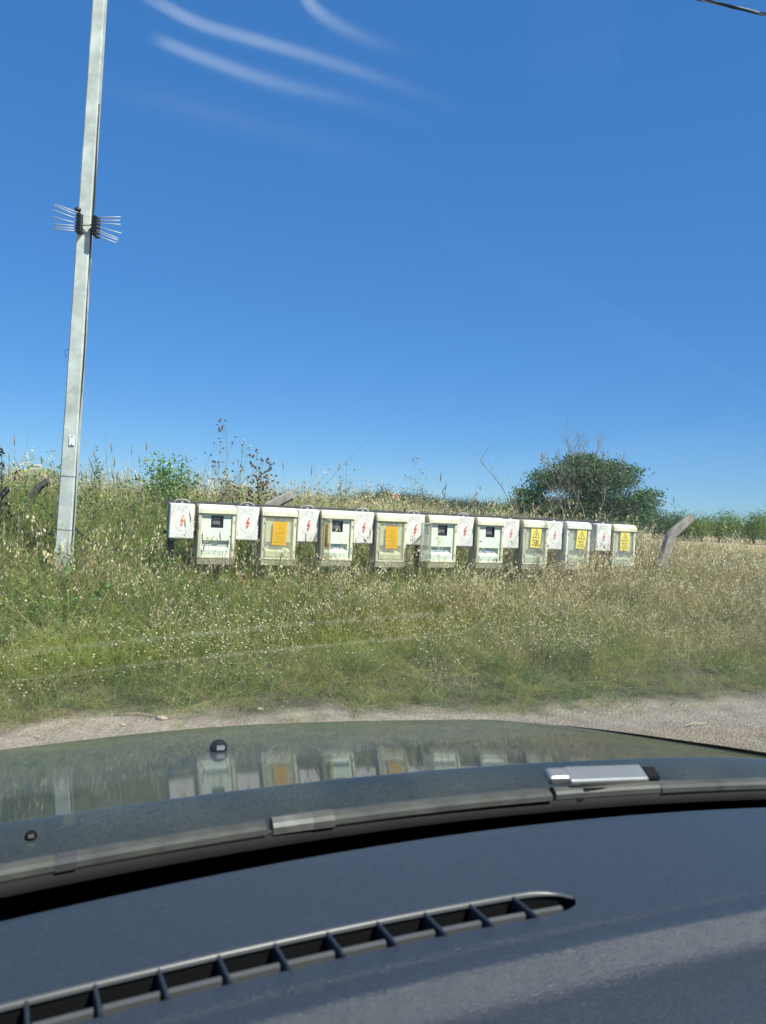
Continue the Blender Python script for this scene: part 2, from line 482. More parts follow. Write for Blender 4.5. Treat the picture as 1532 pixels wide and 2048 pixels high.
# ------------------------------------------------------------------ instancing for uncountable growth
def scatter(name, protos, pts, rots, scls, idx, label=None):
    """one 'stuff' object: a point mesh whose points carry instances of the prototype meshes"""
    me = bpy.data.meshes.new(name)
    me.from_pydata([tuple(p) for p in pts], [], [])
    N = len(pts)
    a = me.attributes.new('rot', 'FLOAT_VECTOR', 'POINT'); a.data.foreach_set('vector', np.asarray(rots, dtype=np.float32).ravel())
    a = me.attributes.new('scl', 'FLOAT_VECTOR', 'POINT'); a.data.foreach_set('vector', np.asarray(scls, dtype=np.float32).ravel())
    a = me.attributes.new('pick', 'INT', 'POINT'); a.data.foreach_set('value', np.asarray(idx, dtype=np.int32))
    c = bpy.data.collections.new(name + '_source')
    for k, p in enumerate(protos):
        c.objects.link(bpy.data.objects.new('%s_source_%02d' % (name, k), p))
    o = bpy.data.objects.new(name, me); COL.objects.link(o)
    ng = bpy.data.node_groups.new(name, 'GeometryNodeTree')
    ng.interface.new_socket('Geometry', in_out='INPUT', socket_type='NodeSocketGeometry')
    ng.interface.new_socket('Geometry', in_out='OUTPUT', socket_type='NodeSocketGeometry')
    N_ = ng.nodes; L_ = ng.links
    gi = N_.new('NodeGroupInput'); go = N_.new('NodeGroupOutput')
    ci = N_.new('GeometryNodeCollectionInfo'); ci.inputs['Collection'].default_value = c
    ci.inputs['Separate Children'].default_value = True; ci.inputs['Reset Children'].default_value = True
    ip = N_.new('GeometryNodeInstanceOnPoints'); ip.inputs['Pick Instance'].default_value = True
    def na(nm, t):
        q = N_.new('GeometryNodeInputNamedAttribute'); q.data_type = t; q.inputs['Name'].default_value = nm
        return q.outputs['Attribute']
    L_.new(gi.outputs[0], ip.inputs['Points']); L_.new(ci.outputs[0], ip.inputs['Instance'])
    L_.new(na('pick', 'INT'), ip.inputs['Instance Index'])
    L_.new(na('rot', 'FLOAT_VECTOR'), ip.inputs['Rotation']); L_.new(na('scl', 'FLOAT_VECTOR'), ip.inputs['Scale'])
    L_.new(ip.outputs[0], go.inputs[0])
    md = o.modifiers.new('scatter', 'NODES'); md.node_group = ng
    tag(o, kind='stuff')
    return o


def blade(mb, x, y, h, w, lean, az, m=0, seg=3, droop=1.6):
    """a ribbon blade bending over in direction az"""
    ca, sa = math.cos(az), math.sin(az)
    tw = random.uniform(0, math.pi)
    wx, wy = math.cos(tw) * w / 2, math.sin(tw) * w / 2
    vs = []; 
    for i in range(seg + 1):
        t = i / seg
        off = lean * h * t ** droop
        z = h * (t - 0.25 * min(1.2, lean) * t * t)
        if i < seg:
            k = 1 - 0.55 * t
            vs += [(x + ca * off - wx * k, y + sa * off - wy * k, z), (x + ca * off + wx * k, y + sa * off + wy * k, z)]
        else:
            vs.append((x + ca * off, y + sa * off, z))
    fs = [(2 * i, 2 * i + 1, 2 * i + 3, 2 * i + 2) for i in range(seg - 1)]
    fs.append((2 * seg - 2, 2 * seg - 1, 2 * seg))
    mb.add(vs, fs, m)
    return Vector(vs[-1])


def stem(mb, x, y, h, w, lean, az, m=0, seg=4):
    pts = [Vector((x + math.cos(az) * lean * h * (i / seg) ** 1.5, y + math.sin(az) * lean * h * (i / seg) ** 1.5, h * i / seg)) for i in range(seg + 1)]
    mb.tube(pts, [w * (1 - 0.5 * i / seg) for i in range(seg + 1)], n=3, m=m, caps=False, smooth=False)
    return pts[-1], (pts[-1] - pts[-2]).normalized()


def spindle(mb, p, d, L, r, m=0, n=5):
    mb.tube([p, p + d * L * 0.25, p + d * L * 0.6, p + d * L], [r * 0.3, r, r * 0.85, r * 0.1], n=n, m=m, caps=False)


def leafq(mb, p, d, L, w, m=0):
    d = d.normalized(); s = d.cross(Vector((random.gauss(0, 1), random.gauss(0, 1), random.gauss(0, 1)))).normalized() * w / 2
    mb.add([p, p + d * L * 0.5 + s, p + d * L, p + d * L * 0.5 - s], [(0, 1, 2, 3)], m)


def rdir(zmin=-0.2):
    while True:
        v = Vector((random.gauss(0, 1), random.gauss(0, 1), random.gauss(0, 1)))
        if v.length > 0.1:
            v.normalize()
            if v.z > zmin: return v


def p_green(n=46, wid=0.0055, mat='g_green', spread=0.14, lean=(0.12, 0.95)):
    b = MB()
    for _ in range(n):
        a = random.uniform(0, 6.28); r = spread * math.sqrt(random.random())
        blade(b, r * math.cos(a), r * math.sin(a), random.uniform(0.45, 1.0), wid * random.uniform(0.6, 1.3), random.uniform(*lean), random.uniform(0, 6.28))
    return b.mesh('tuft', [M[mat]])


def p_mixed(n=30):
    b = MB()
    for _ in range(n):
        a = random.uniform(0, 6.28); r = 0.13 * math.sqrt(random.random())
        blade(b, r * math.cos(a), r * math.sin(a), random.uniform(0.4, 1.0), 0.005 * random.uniform(0.6, 1.2), random.uniform(0.3, 1.6), random.uniform(0, 6.28), m=random.choice((0, 0, 1)))
    return b.mesh('tuft', [M['g_green'], M['straw']])


def p_straw(n=14, k=9):
    b = MB()
    for _ in range(n):
        a = random.uniform(0, 6.28); r = 0.12 * math.sqrt(random.random())
        blade(b, r * math.cos(a), r * math.sin(a), random.uniform(0.4, 0.95), 0.0045 * random.uniform(0.6, 1.3), random.uniform(0.3, 1.7), random.uniform(0, 6.28), m=0)
    for _ in range(k):
        a = random.uniform(0, 6.28); r = 0.08 * math.sqrt(random.random())
        az = random.uniform(0, 6.28)
        tip, d = stem(b, r * math.cos(a), r * math.sin(a), random.uniform(0.75, 1.0), 0.0016, random.uniform(0.05, 0.7), az, m=0)
        for q in range(14):
            back = tip - d * random.uniform(0, 0.26)
            side = rdir(-1) * 0.035 * random.random()
            p = back + side
            leafq(b, p, Vector((side.x * 8, side.y * 8, -0.9 + random.random() * 0.5)), random.uniform(0.026, 0.042), 0.011, m=1)
    return b.mesh('tuft', [M['straw'], M['oat']])


def p_fox(k=6):
    b = MB()
    for _ in range(10):
        a = random.uniform(0, 6.28)
        blade(b, 0.05 * math.cos(a), 0.05 * math.sin(a), random.uniform(0.3, 0.7), 0.006, random.uniform(0.2, 0.8), random.uniform(0, 6.28), m=1)
    for _ in range(k):
        a = random.uniform(0, 6.28); r = 0.10 * math.sqrt(random.random())
        tip, d = stem(b, r * math.cos(a), r * math.sin(a), random.uniform(0.7, 0.95), 0.0016, random.uniform(0.03, 0.25), random.uniform(0, 6.28), m=2)
        spindle(b, tip, d, random.uniform(0.06, 0.10), 0.0065, m=0)
    return b.mesh('tuft', [M['foxtail'], M['g_green'], M['g_stem']])


def p_leafy(k=9, big=1.0):
    b = MB()
    for _ in range(k):
        a = random.uniform(0, 6.28); r = 0.08 * math.sqrt(random.random()); az = random.uniform(0, 6.28)
        h = random.uniform(0.5, 1.0); ln = random.uniform(0.1, 0.5)
        stem(b, r * math.cos(a), r * math.sin(a), h, 0.002, ln, az, m=1)
        for q in range(13):
            t = random.uniform(0.15, 1)
            p = Vector((r * math.cos(a) + math.cos(az) * ln * h * t ** 1.5, r * math.sin(a) + math.sin(az) * ln * h * t ** 1.5, h * t))
            leafq(b, p, rdir(-0.2), big * random.uniform(0.03, 0.065), big * random.uniform(0.012, 0.024), m=0)
    return b.mesh('tuft', [M['leaf'], M['g_stem']])


def p_pom(k=8, r0=0.0064):
    """authored 0.3 m tall so that the heads keep round"""
    b = MB()
    for _ in range(8):
        a = random.uniform(0, 6.28); r = 0.10 * math.sqrt(random.random())
        blade(b, r * math.cos(a), r * math.sin(a), random.uniform(0.10, 0.26), 0.004, random.uniform(0.2, 0.7), random.uniform(0, 6.28), m=1)
    for _ in range(k):
        a = random.uniform(0, 6.28); r = 0.15 * math.sqrt(random.random())
        tip, d = stem(b, r * math.cos(a), r * math.sin(a), random.uniform(0.16, 0.30), 0.0012, random.uniform(0.0, 0.35), random.uniform(0, 6.28), m=2, seg=3)
        rr = r0 * random.uniform(0.65, 1.2)
        b.ball(tip, (rr, rr, rr * 1.1), seg=6, rings=4, m=0)
    return b.mesh('tuft', [M['white_head'], M['g_lush'], M['g_stem']])


def p_bloom(mat, k=4, r0=0.016):
    b = MB()
    for _ in range(k):
        a = random.uniform(0, 6.28); r = 0.1 * math.sqrt(random.random())
        tip, d = stem(b, r * math.cos(a), r * math.sin(a), random.uniform(0.75, 1.0), 0.0014, random.uniform(0.0, 0.3), random.uniform(0, 6.28), m=1, seg=3)
        for q in range(7):
            an = q * 2 * math.pi / 7
            dd = Vector((math.cos(an), math.sin(an), 0.25)) + Vector((0.3, -0.6, 0.2)) * 0.4
            leafq(b, tip, dd, r0, 0.010, m=0)
    return b.mesh('tuft', [M[mat], M['g_stem']])


def p_dead(k=5):
    b = MB()
    for _ in range(k):
        a = random.uniform(0, 6.28); r = 0.08 * random.random(); az = random.uniform(0, 6.28)
        tip, d = stem(b, r * math.cos(a), r * math.sin(a), random.uniform(0.7, 1.0), 0.0025, random.uniform(0.1, 0.7), az, m=0, seg=4)
        for q in range(4):
            p = tip - d * random.uniform(0.02, 0.4)
            e = p + (d + rdir(-0.2) * 0.9).normalized() * random.uniform(0.05, 0.16)
            b.tube([p, e], [0.0014, 0.0006], n=3, caps=False)
    return b.mesh('tuft', [M['straw']])


PROTO = {
    'green': [p_green() for _ in range(4)],
    'lush': [p_green(40, 0.008, 'g_lush', 0.14, (0.2, 0.9)) for _ in range(3)],
    'mixed': [p_mixed() for _ in range(3)],
    'straw': [p_straw() for _ in range(4)],
    'fox': [p_fox() for _ in range(3)],
    'leafy': [p_leafy() for _ in range(3)],
    'leafy_big': [p_leafy(7, 1.5) for _ in range(2)],
    'pom': [p_pom() for _ in range(4)],
    'yellow': [p_bloom('yellow_petal', 3, 0.017) for _ in range(2)],
    'white': [p_bloom('white_petal', 3, 0.018) for _ in range(2)],
    'dead': [p_dead() for _ in range(3)],
}


def vnoise(x, y, s, seed=0):
    x = x / s + seed * 17.3; y = y / s + seed * 5.7
    xi = np.floor(x).astype(int); yi = np.floor(y).astype(int)
    fx_ = x - xi; fy_ = y - yi
    fx_ = fx_ * fx_ * (3 - 2 * fx_); fy_ = fy_ * fy_ * (3 - 2 * fy_)
    def h(a, b):
        q = np.sin(a * 127.1 + b * 311.7 + seed * 74.7) * 43758.5453
        return q - np.floor(q)
    return (h(xi, yi) * (1 - fx_) + h(xi + 1, yi) * fx_) * (1 - fy_) + (h(xi, yi + 1) * (1 - fx_) + h(xi + 1, yi + 1) * fx_) * fy_


def field_pts(dens, y0, y1, margin=1.2):
    """random points in the wedge in front of the camera, a little wider than the frame"""
    hw = 0.5 * y1 + margin
    n_ = int(dens * (y1 - y0) * 2 * hw)
    x = RG.uniform(-hw, hw, n_); y = RG.uniform(y0, y1, n_)
    k = np.abs(x) < 0.5 * y + margin
    return x[k], y[k]


def veg_height(x, y):
    v = verge_d(x, y); d = row_d(x, y)
    h = 0.06 + 0.13 * sst(0.0, 0.9, v) + 0.29 * sst(0.7, 2.6, v)
    h = h + 0.18 * sst(-1.4, -0.2, d)
    h = h + 0.22 * sst(0.0, 0.7, d)
    far = sst(10, 30, y)
    h = h * (1 - 0.25 * far)
    h = h * (1 - 0.12 * sst(2.9, 4.0, x) * sst(-0.4, 1.0, d))
    h = h * (1 - 0.50 * sst(1.8, 4.5, x) * sst(11, 14, y))
    h = h * (0.62 + 0.42 * vnoise(x, y, 0.7, 1) + 0.40 * vnoise(x, y, 0.28, 2))
    return h


DRY = lambda x, y: np.clip(0.11 + 0.78 * sst(-1.2, 3.0, x - 0.12 * (y - 6)) + 0.35 * (vnoise(x, y, 1.1, 3) - 0.5) + 0.22 * sst(0.2, 1.5, row_d(x, y)) * sst(-1.0, 1.5, x), 0, 1)


def sow(name, kinds, dens, y0, y1, prob, hmul=1.0, wmul=(0.75, 1.2), tilt=0.26, seed=0, hfix=None, xs=None):
    protos = [p for k in kinds for p in PROTO[k]]
    x, y = field_pts(dens, y0, y1) if xs is None else xs
    pr = prob(x, y)
    dd = row_d(x, y)
    under = sst(-0.45, -0.2, dd) * (1 - sst(0.25, 0.5, dd)) * sst(-2.2, -1.6, x) * (1 - sst(3.2, 3.6, x))
    clump = 0.35 + 1.1 * sst(0.3, 0.62, vnoise(x, y, 0.33, seed + 21))
    pr = pr * clump * (1 - 0.50 * under)
    k = RG.random(len(x)) < pr
    x, y = x[k], y[k]
    N = len(x)
    h = (veg_height(x, y) * hmul if hfix is None else hfix(x, y)) * RG.uniform(0.75, 1.2, N)
    z = ground_z(x, y) - 0.01
    w = RG.uniform(wmul[0], wmul[1], N) * np.clip(0.30 + 0.95 * h, 0.38, 1.15)
    rots = np.stack([RG.normal(0, tilt, N), RG.normal(0, tilt, N), RG.uniform(0, 6.283, N)], 1)
    scls = np.stack([w, w, h], 1)
    return scatter(name, protos, np.stack([x, y, z], 1), rots, scls, RG.integers(0, len(protos), N))


def gate(x, y, a=0.0):
    return sst(a, a + 0.35, verge_d(x, y))


sow('meadow_grass', ['green', 'green', 'lush'], 75, 3.8, 12.5, lambda x, y: gate(x, y, -0.02) * (1 - 0.6 * DRY(x, y)))
sow('short_grass', ['green', 'mixed', 'mixed', 'lush'], 140, 3.7, 7.0, lambda x, y: gate(x, y, -0.15) * (1 - sst(1.0, 1.8, verge_d(x, y))) * (1 - 0.3 * DRY(x, y)))
sow('mixed_grass', ['mixed'], 45, 3.8, 12.5, lambda x, y: gate(x, y, 0.0) * (0.4 + 0.6 * DRY(x, y)))
sow('dry_grass', ['straw', 'straw', 'straw', 'dead'], 66, 4.3, 12.5, lambda x, y: gate(x, y, 0.35) * (0.05 + 0.95 * DRY(x, y) ** 1.4) * np.where(verge_d(x, y) < 1.0, 0.45, 1.0), hmul=1.08, seed=13)
sow('weeds', ['leafy', 'leafy', 'leafy_big'], 46, 4.0, 12.5, lambda x, y: gate(x, y, 0.0) * (1.0 - 0.8 * DRY(x, y)) * (0.35 + 0.65 * vnoise(x, y, 0.8, 5)), hmul=0.92)
sow('bank_weeds', ['leafy', 'leafy_big', 'lush', 'green'], 60, 6.5, 13, lambda x, y: sst(0.15, 0.5, row_d(x, y)) * (1 - 0.75 * sst(-0.5, 1.6, x)), hmul=1.02, seed=31)
sow('tall_dry_stalks', ['straw', 'fox', 'straw'], 9, 5.5, 10.5, lambda x, y: sst(-1.6, -0.5, row_d(x, y)) * (1 - sst(0.1, 0.4, row_d(x, y))), hmul=1.25, seed=33)
sow('clover_flowers', ['pom'], 60, 3.9, 8.0, lambda x, y: gate(x, y, 0.02) * (1 - 0.92 * sst(1.1, 2.2, verge_d(x, y))) * (0.12 + 0.88 * sst(0.35, 0.7, vnoise(x, y, 0.6, 8))) * (1 - 0.55 * sst(1.2, 2.6, x)), hfix=lambda x, y: (0.08 + 1.10 * veg_height(x, y)) / 0.3, wmul=(1.0, 1.3), tilt=0.12, seed=4)
sow('far_meadow_grass', ['green', 'mixed', 'straw', 'straw'], 16, 12.5, 34, lambda x, y: 1.0 + 0 * x, hmul=1.0, wmul=(1.6, 2.6), hfix=lambda x, y: veg_height(x, y) * (1 - 0.35 * sst(2, 5, x)))
sow('tall_seed_grass', ['fox'], 4.5, 5.6, 12.5, lambda x, y: 0.15 + 0.85 * sst(-0.2, 0.8, row_d(x, y)) * (1 - 0.6 * sst(1.0, 3.0, x)), hmul=1.12, seed=9)
sow('yellow_flowers', ['yellow'], 2.2, 5.0, 10, lambda x, y: 0.9 * (1 - sst(0.5, 1.5, x)) * sst(1.0, 1.8, verge_d(x, y)), hmul=1.0)
sow('white_wildflowers', ['white'], 1.5, 5.0, 10, lambda x, y: 0.9 * (1 - sst(-1.2, 0.2, x)), hmul=1.0)
# verge edge: thin short blades creeping into the gravel
sow('verge_grass', ['green', 'dead', 'mixed'], 30, 3.2, 6.6, lambda x, y: sst(-0.55, 0.1, verge_d(x, y)) * (1 - sst(0.3, 0.6, verge_d(x, y))) * 0.8, hfix=lambda x, y: 0.05 + 0.07 * RG.random(len(x)), wmul=(0.5, 0.8))

# gravel
peb = []
for k in range(5):
    b_ = MB(); b_.ball((0, 0, 0), (1, 0.8, 0.55), seg=6, rings=4)
    b_.v = [tuple(Vector(v) * random.uniform(0.75, 1.2)) for v in b_.v]; b_.sm = [False] * len(b_.f)
    peb.append(b_.mesh('pebble', [M['stone']]))
x = RG.uniform(-4.5, 5.5, 15000); y = RG.uniform(2.0, 7.0, 15000)
vd = verge_d(x, y)
k = (vd < 0.15) & (vd > -2.2) & (RG.random(len(x)) < 0.35 + 0.65 * vnoise(x, y, 0.5, 4))
x, y = x[k], y[k]
sz = RG.uniform(0.002, 0.006, len(x)) * (1 + 1.5 * (RG.random(len(x)) > 0.96))
scatter('gravel', peb, np.stack([x, y, ground_z(x, y)], 1), np.stack([RG.uniform(-.4, .4, len(x)), RG.uniform(-.4, .4, len(x)), RG.uniform(0, 6.28, len(x))], 1), np.stack([sz, sz, sz], 1), RG.integers(0, 5, len(x)))


# ------------------------------------------------------------------ lettering
def text_mesh(body, size):
    c = bpy.data.curves.new('lettering', 'FONT')
    c.body = body; c.size = size; c.align_x = 'CENTER'; c.align_y = 'CENTER'; c.offset = size * 0.012
    c.resolution_u = 2
    o = bpy.data.objects.new('lettering', c)
    COL.objects.link(o)
    bpy.context.view_layer.update()
    me = bpy.data.meshes.new_from_object(o.evaluated_get(bpy.context.evaluated_depsgraph_get()))
    vs = [tuple(v.co) for v in me.vertices]; fs = [list(p.vertices) for p in me.polygons]
    bpy.data.objects.remove(o); bpy.data.meshes.remove(me); bpy.data.curves.remove(c)
    return vs, fs


TXT = [text_mesh('D\u0130KKAT', 0.027), text_mesh('\u00d6L\u00dcM', 0.027), text_mesh('TEHL\u0130KES\u0130', 0.0255)]


def bolt_poly(s=1.0):
    # lightning figure, 1 unit high, centred
    return [(0.10 * s, 0.5 * s), (0.20 * s, 0.47 * s), (0.02 * s, 0.08 * s), (0.24 * s, 0.10 * s), (0.04 * s, -0.30 * s), (0.10 * s, -0.28 * s), (-0.10 * s, -0.5 * s), (-0.13 * s, -0.20 * s), (-0.06 * s, -0.24 * s), (0.02 * s, -0.04 * s), (-0.22 * s, -0.06 * s)]


def plate_mb(W=0.147, H=0.235):
    """sign plate in x-z plane, front towards -y"""
    b = MB()
    b.rbox(-W / 2, W / 2, -0.0015, 0.0015, 0, H, bev=0.0008, seg=1, m=0)
    y = -0.0022
    # triangle outline
    cx_, cz, s = 0, H * 0.70, 0.080
    def tri(k): return [(0, s * 0.72 * k), (s * 0.68 * k, -s * 0.60 * k), (-s * 0.68 * k, -s * 0.60 * k)]
    o_, i_ = tri(1.0), tri(0.80)
    vs = [(p[0], y, cz + p[1]) for p in o_] + [(p[0], y, cz + p[1] - 0.002) for p in i_]
    b.add(vs, [(0, 1, 4, 3), (1, 2, 5, 4), (2, 0, 3, 5)], 1)
    bp_ = bolt_poly(0.056)
    b.add([(u * 0.9, y, cz - 0.009 + v) for u, v in bp_], [(0, 1, 2, 10), (2, 9, 10), (2, 3, 9), (3, 8, 9), (3, 4, 8), (4, 5, 6, 7), (4, 7, 8)], 1)
    for (vs, fs), zz in zip(TXT, (0.37, 0.25, 0.13)):
        b.add([(p[0], y, zz * H + p[1]) for p in vs], fs, 1)
    b.box(-0.003, 0.003, y, y + 0.0005, 0.008, 0.015, m=1)
    return b


# ------------------------------------------------------------------ meter cabinets
CW, CH = 0.356, 0.58


def cabinet_body(side, front):
    b = MB()
    X = CW / 2
    # tub
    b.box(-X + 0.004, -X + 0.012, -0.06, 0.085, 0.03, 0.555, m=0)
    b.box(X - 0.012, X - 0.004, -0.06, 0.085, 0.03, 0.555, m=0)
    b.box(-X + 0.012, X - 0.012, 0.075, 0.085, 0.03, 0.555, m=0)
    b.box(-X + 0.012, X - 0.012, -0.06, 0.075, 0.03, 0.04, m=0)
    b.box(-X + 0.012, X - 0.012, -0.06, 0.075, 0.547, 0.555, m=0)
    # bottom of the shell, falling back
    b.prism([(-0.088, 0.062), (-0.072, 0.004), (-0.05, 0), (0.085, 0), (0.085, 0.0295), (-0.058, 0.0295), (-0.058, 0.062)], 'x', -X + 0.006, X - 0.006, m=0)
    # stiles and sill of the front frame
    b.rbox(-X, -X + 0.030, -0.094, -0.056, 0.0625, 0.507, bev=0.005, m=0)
    b.rbox(X - 0.030, X, -0.094, -0.056, 0.0625, 0.507, bev=0.005, m=1)
    b.rbox(-X + 0.0305, X - 0.0305, -0.092, -0.05, 0.0625, 0.085, bev=0.004, m=1)
    return b


def cabinet_cap():
    b = MB(); X = CW / 2 + 0.003
    prof = [(-0.108, 0.497), (-0.108, 0.535), (-0.100, 0.556), (-0.082, 0.572), (-0.055, 0.58), (0.08, 0.58), (0.09, 0.572), (0.09, 0.557), (-0.055, 0.557), (-0.055, 0.509), (-0.092, 0.509), (-0.092, 0.497)]
    b.prism(prof, 'x', -X + 0.012, X - 0.012)
    for s in (-1, 1):
        x0, x1 = sorted((s * (X - 0.012), s * X))
        k = [(u * 0.97 if v > 0.53 else u, v - (0.006 if v > 0.53 else 0)) for u, v in prof]
        b.prism(k, 'x', x0 + (0.0 if s > 0 else 0), x1)
    return b


def panel_mb():
    b = MB(); y0, y1 = -0.074, -0.068
    X = CW / 2 - 0.0305
    WX0, WX1, WZ0, WZ1 = -0.055, 0.065, 0.357, 0.478
    # plate round the meter window
    b.box(-X, WX0, y0, y1, 0.236, 0.506); b.box(WX1, X, y0, y1, 0.236, 0.506)
    b.box(WX0, WX1, y0, y1, 0.236, WZ0); b.box(WX0, WX1, y0, y1, WZ1, 0.506)
    # either side of the breaker slot
    b.box(-X, -0.135, y0, y1, 0.168, 0.236); b.box(0.125, X, y0, y1, 0.168, 0.236)
    # soffit of the slot and its back
    b.box(-0.135, 0.125, y1, -0.030, 0.236, 0.239)
    b.box(-0.135, 0.125, -0.030, -0.027, 0.168, 0.236)
    b.box(-0.138, -0.135, y1, -0.030, 0.168, 0.236); b.box(0.125, 0.128, y1, -0.030, 0.168, 0.236)
    # lower ledge: slopes out, then straight down
    b.prism([(-0.030, 0.180), (-0.060, 0.1675), (-0.086, 0.150), (-0.089, 0.143), (-0.084, 0.0855), (-0.030, 0.0855)], 'x', -0.132, 0.122)
    b.box(-X, -0.133, y0, y1, 0.0855, 0.168); b.box(0.123, X, y0, y1, 0.0855, 0.168)
    for xx, zz in ((-0.137, 0.285), (0.135, 0.285), (0.137, 0.43), (-0.137, 0.43)):
        b.tube([(xx, y0 - 0.003, zz), (xx, y0, zz)], 0.005, n=8, m=1)
    return b


def meter_mb():
    b = MB()
    b.box(-0.055, 0.065, -0.050, -0.047, 0.357, 0.478, m=0)
    b.box(-0.058, -0.055, -0.068, -0.047, 0.357, 0.478, m=0); b.box(0.065, 0.068, -0.068, -0.047, 0.357, 0.478, m=0)
    b.box(-0.055, 0.065, -0.068, -0.047, 0.478, 0.481, m=0); b.box(-0.055, 0.065, -0.068, -0.047, 0.354, 0.357, m=0)
    b.rbox(-0.040, 0.038, -0.062, -0.0505, 0.385, 0.462, bev=0.008, m=1)
    b.box(-0.022, 0.020, -0.0635, -0.0622, 0.438, 0.450, m=2)
    return b


def breaker_mb(x0, n, blue):
    b = MB()
    for i in range(n):
        a = x0 + i * 0.018
        b.rbox(a, a + 0.0172, -0.050, -0.0305, 0.181, 0.222, bev=0.0015, seg=1, m=0)
        b.box(a + 0.005, a + 0.012, -0.056, -0.0502, 0.196, 0.206, m=1 if blue else 2)
        b.box(a + 0.002, a + 0.015, -0.0508, -0.0503, 0.209, 0.216, m=1 if blue else 0)
    return b


DOOR_W, DOOR_Z0, DOOR_Z1 = 0.296, 0.087, 0.496


def door_mb():
    """hinge at x=0, spans to x=DOOR_W, closed plane y about 0 (front towards -y)"""
    b = MB(); W = DOOR_W
    b.box(0.014, W - 0.014, -0.004, -0.001, DOOR_Z0 + 0.014, DOOR_Z1 - 0.014, m=0)
    for x0, x1, z0, z1 in ((0, 0.0138, DOOR_Z0, DOOR_Z1), (W - 0.0138, W, DOOR_Z0, DOOR_Z1), (0.014, W - 0.014, DOOR_Z0, DOOR_Z0 + 0.0138), (0.014, W - 0.014, DOOR_Z1 - 0.0138, DOOR_Z1)):
        b.box(x0, x1, -0.007, 0.009, z0, z1, m=1)
    return b


for key, src in (('clear_rim', (0.62, 0.64, 0.56)), ('amber_rim', (0.62, 0.56, 0.34))):
    M[key] = clear_mat(key, (0.9, 0.9, 0.84), src, 0.5)

BODY = cabinet_body(0, 0); CAP = cabinet_cap(); PANEL = panel_mb(); METER = meter_mb()
mesh_cache = {}


def cached(key, fn, mats):
    if key not in mesh_cache: mesh_cache[key] = fn().mesh(key, mats)
    return mesh_cache[key]


def link(name, me, parent, loc=(0, 0, 0), rot=(0, 0, 0)):
    o = bpy.data.objects.new(name, me); COL.objects.link(o); o.parent = parent; o.location = loc; o.rotation_euler = rot
    return o


def row_point(k):
    p = Vector((ROW0.x, ROW0.y)) + RD * (k * 0.6255)
    return p


TOPZ = EYE - 0.082


def cabinet(k, label, shell, door, plate=None, breakers=(), pen=0, plate_rot=0.0, plate_x=None, open_deg=0, tilt=0.0, dz=0.0):
    p = row_point(k)
    o = empty('meter_cabinet', (p.x, p.y, TOPZ - CH + dz), ROW_A)
    o.rotation_euler = (0, tilt, ROW_A)
    tag(o, label, 'electric cabinet', 'electricity meter cabinets in the row')
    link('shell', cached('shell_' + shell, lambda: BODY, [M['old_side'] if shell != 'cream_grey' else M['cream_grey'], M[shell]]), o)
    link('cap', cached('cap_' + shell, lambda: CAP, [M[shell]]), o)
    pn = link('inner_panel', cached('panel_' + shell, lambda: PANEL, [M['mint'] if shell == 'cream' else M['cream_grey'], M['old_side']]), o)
    link('meter', cached('meter', lambda: METER, [M['dark_glass'], M['meter_face'], M['grey_back']]), o)
    for (x0, n_, bl) in breakers:
        link('breaker', cached('breaker_%g_%d_%d' % (x0, n_, bl), lambda: breaker_mb(x0, n_, bl), [M['breaker'], M['blue'], M['ink']]), o)
    if pen:
        b = MB(); random.seed(pen)
        for rowz, n_ in ((0.325, 6), (0.295, 3)):
            for i in range(n_):
                x0 = -0.05 + i * 0.02; pts = [Vector((x0 + random.uniform(-.006, .006), -0.0752, rowz + random.uniform(-.007, .007))) for _ in range(4)]
                b.tube(pts, 0.0008, n=3, caps=False, smooth=False)
        b.build('pen_scribble', M['pen'], pn)
    if door:
        hx = -CW / 2 + 0.031
        d = link('door', cached('door_' + door, door_mb, [M[door], M['clear_rim' if door == 'clear' else 'amber_rim']]), o, (hx, -0.090, 0), (0, 0, -R(open_deg)))
        if plate:
            px_ = DOOR_W / 2 if plate_x is None else plate_x
            q = link('warning_plate', cached('plate_' + plate, lambda: plate_mb(), [M[plate], M['ink' if plate == 'yellow' else 'orange_ink']]), d, (px_, 0.0022 if plate == 'yellow' else 0.004, 0), (0, plate_rot, 0))
            q.location = (px_, -0.0062 if plate == 'yellow' else -0.0062, 0.258 if plate == 'yellow' else 0.205)
        for zz in (0.16, 0.42):
            link('hinge', cached('hinge', lambda: MB().rbox(-0.012, 0.004, -0.012, 0.004, 0, 0.03, bev=0.002, seg=1), [M['old_side']]), d, (0, 0, zz))
    for zz in (0.14, 0.41):
        link('latch', cached('latch', lambda: MB().rbox(CW / 2 - 0.016, CW / 2 - 0.006, -0.101, -0.0945, 0, 0.022, bev=0.002, seg=1), [M['old_side']]), o, (0, 0, zz))
    return o


cabinet(0.0, 'doorless cream meter cabinet at the left end, dotted with grass shadows', 'cream', None, breakers=((-0.125, 5, 0), (0.02, 5, 0)), pen=3)
cabinet(1.0, 'meter cabinet with closed door and orange plate, next to the doorless left end one', 'cream', 'clear_amber', 'orange', breakers=((-0.12, 3, 1), (-0.02, 3, 1)), plate_rot=R(1))
cabinet(2.0, 'cream meter cabinet whose yellowed door with an orange plate stands open at a right angle', 'cream', 'clear_amber', 'orange', breakers=((-0.125, 4, 0), (-0.03, 4, 1), (0.055, 2, 0)), open_deg=99)
cabinet(3.0, 'cream meter cabinet in the middle of the row with closed cloudy door and orange plate', 'cream', 'clear_amber', 'orange', breakers=((-0.12, 3, 1), (0.02, 3, 0)), plate_rot=R(-1), dz=-0.004)
cabinet(4.0, 'cream meter cabinet with clear door swung wide open left and pen marks inside', 'cream', 'clear', None, breakers=((-0.125, 4, 0), (-0.04, 4, 1), (0.05, 3, 0)), open_deg=139, pen=5)
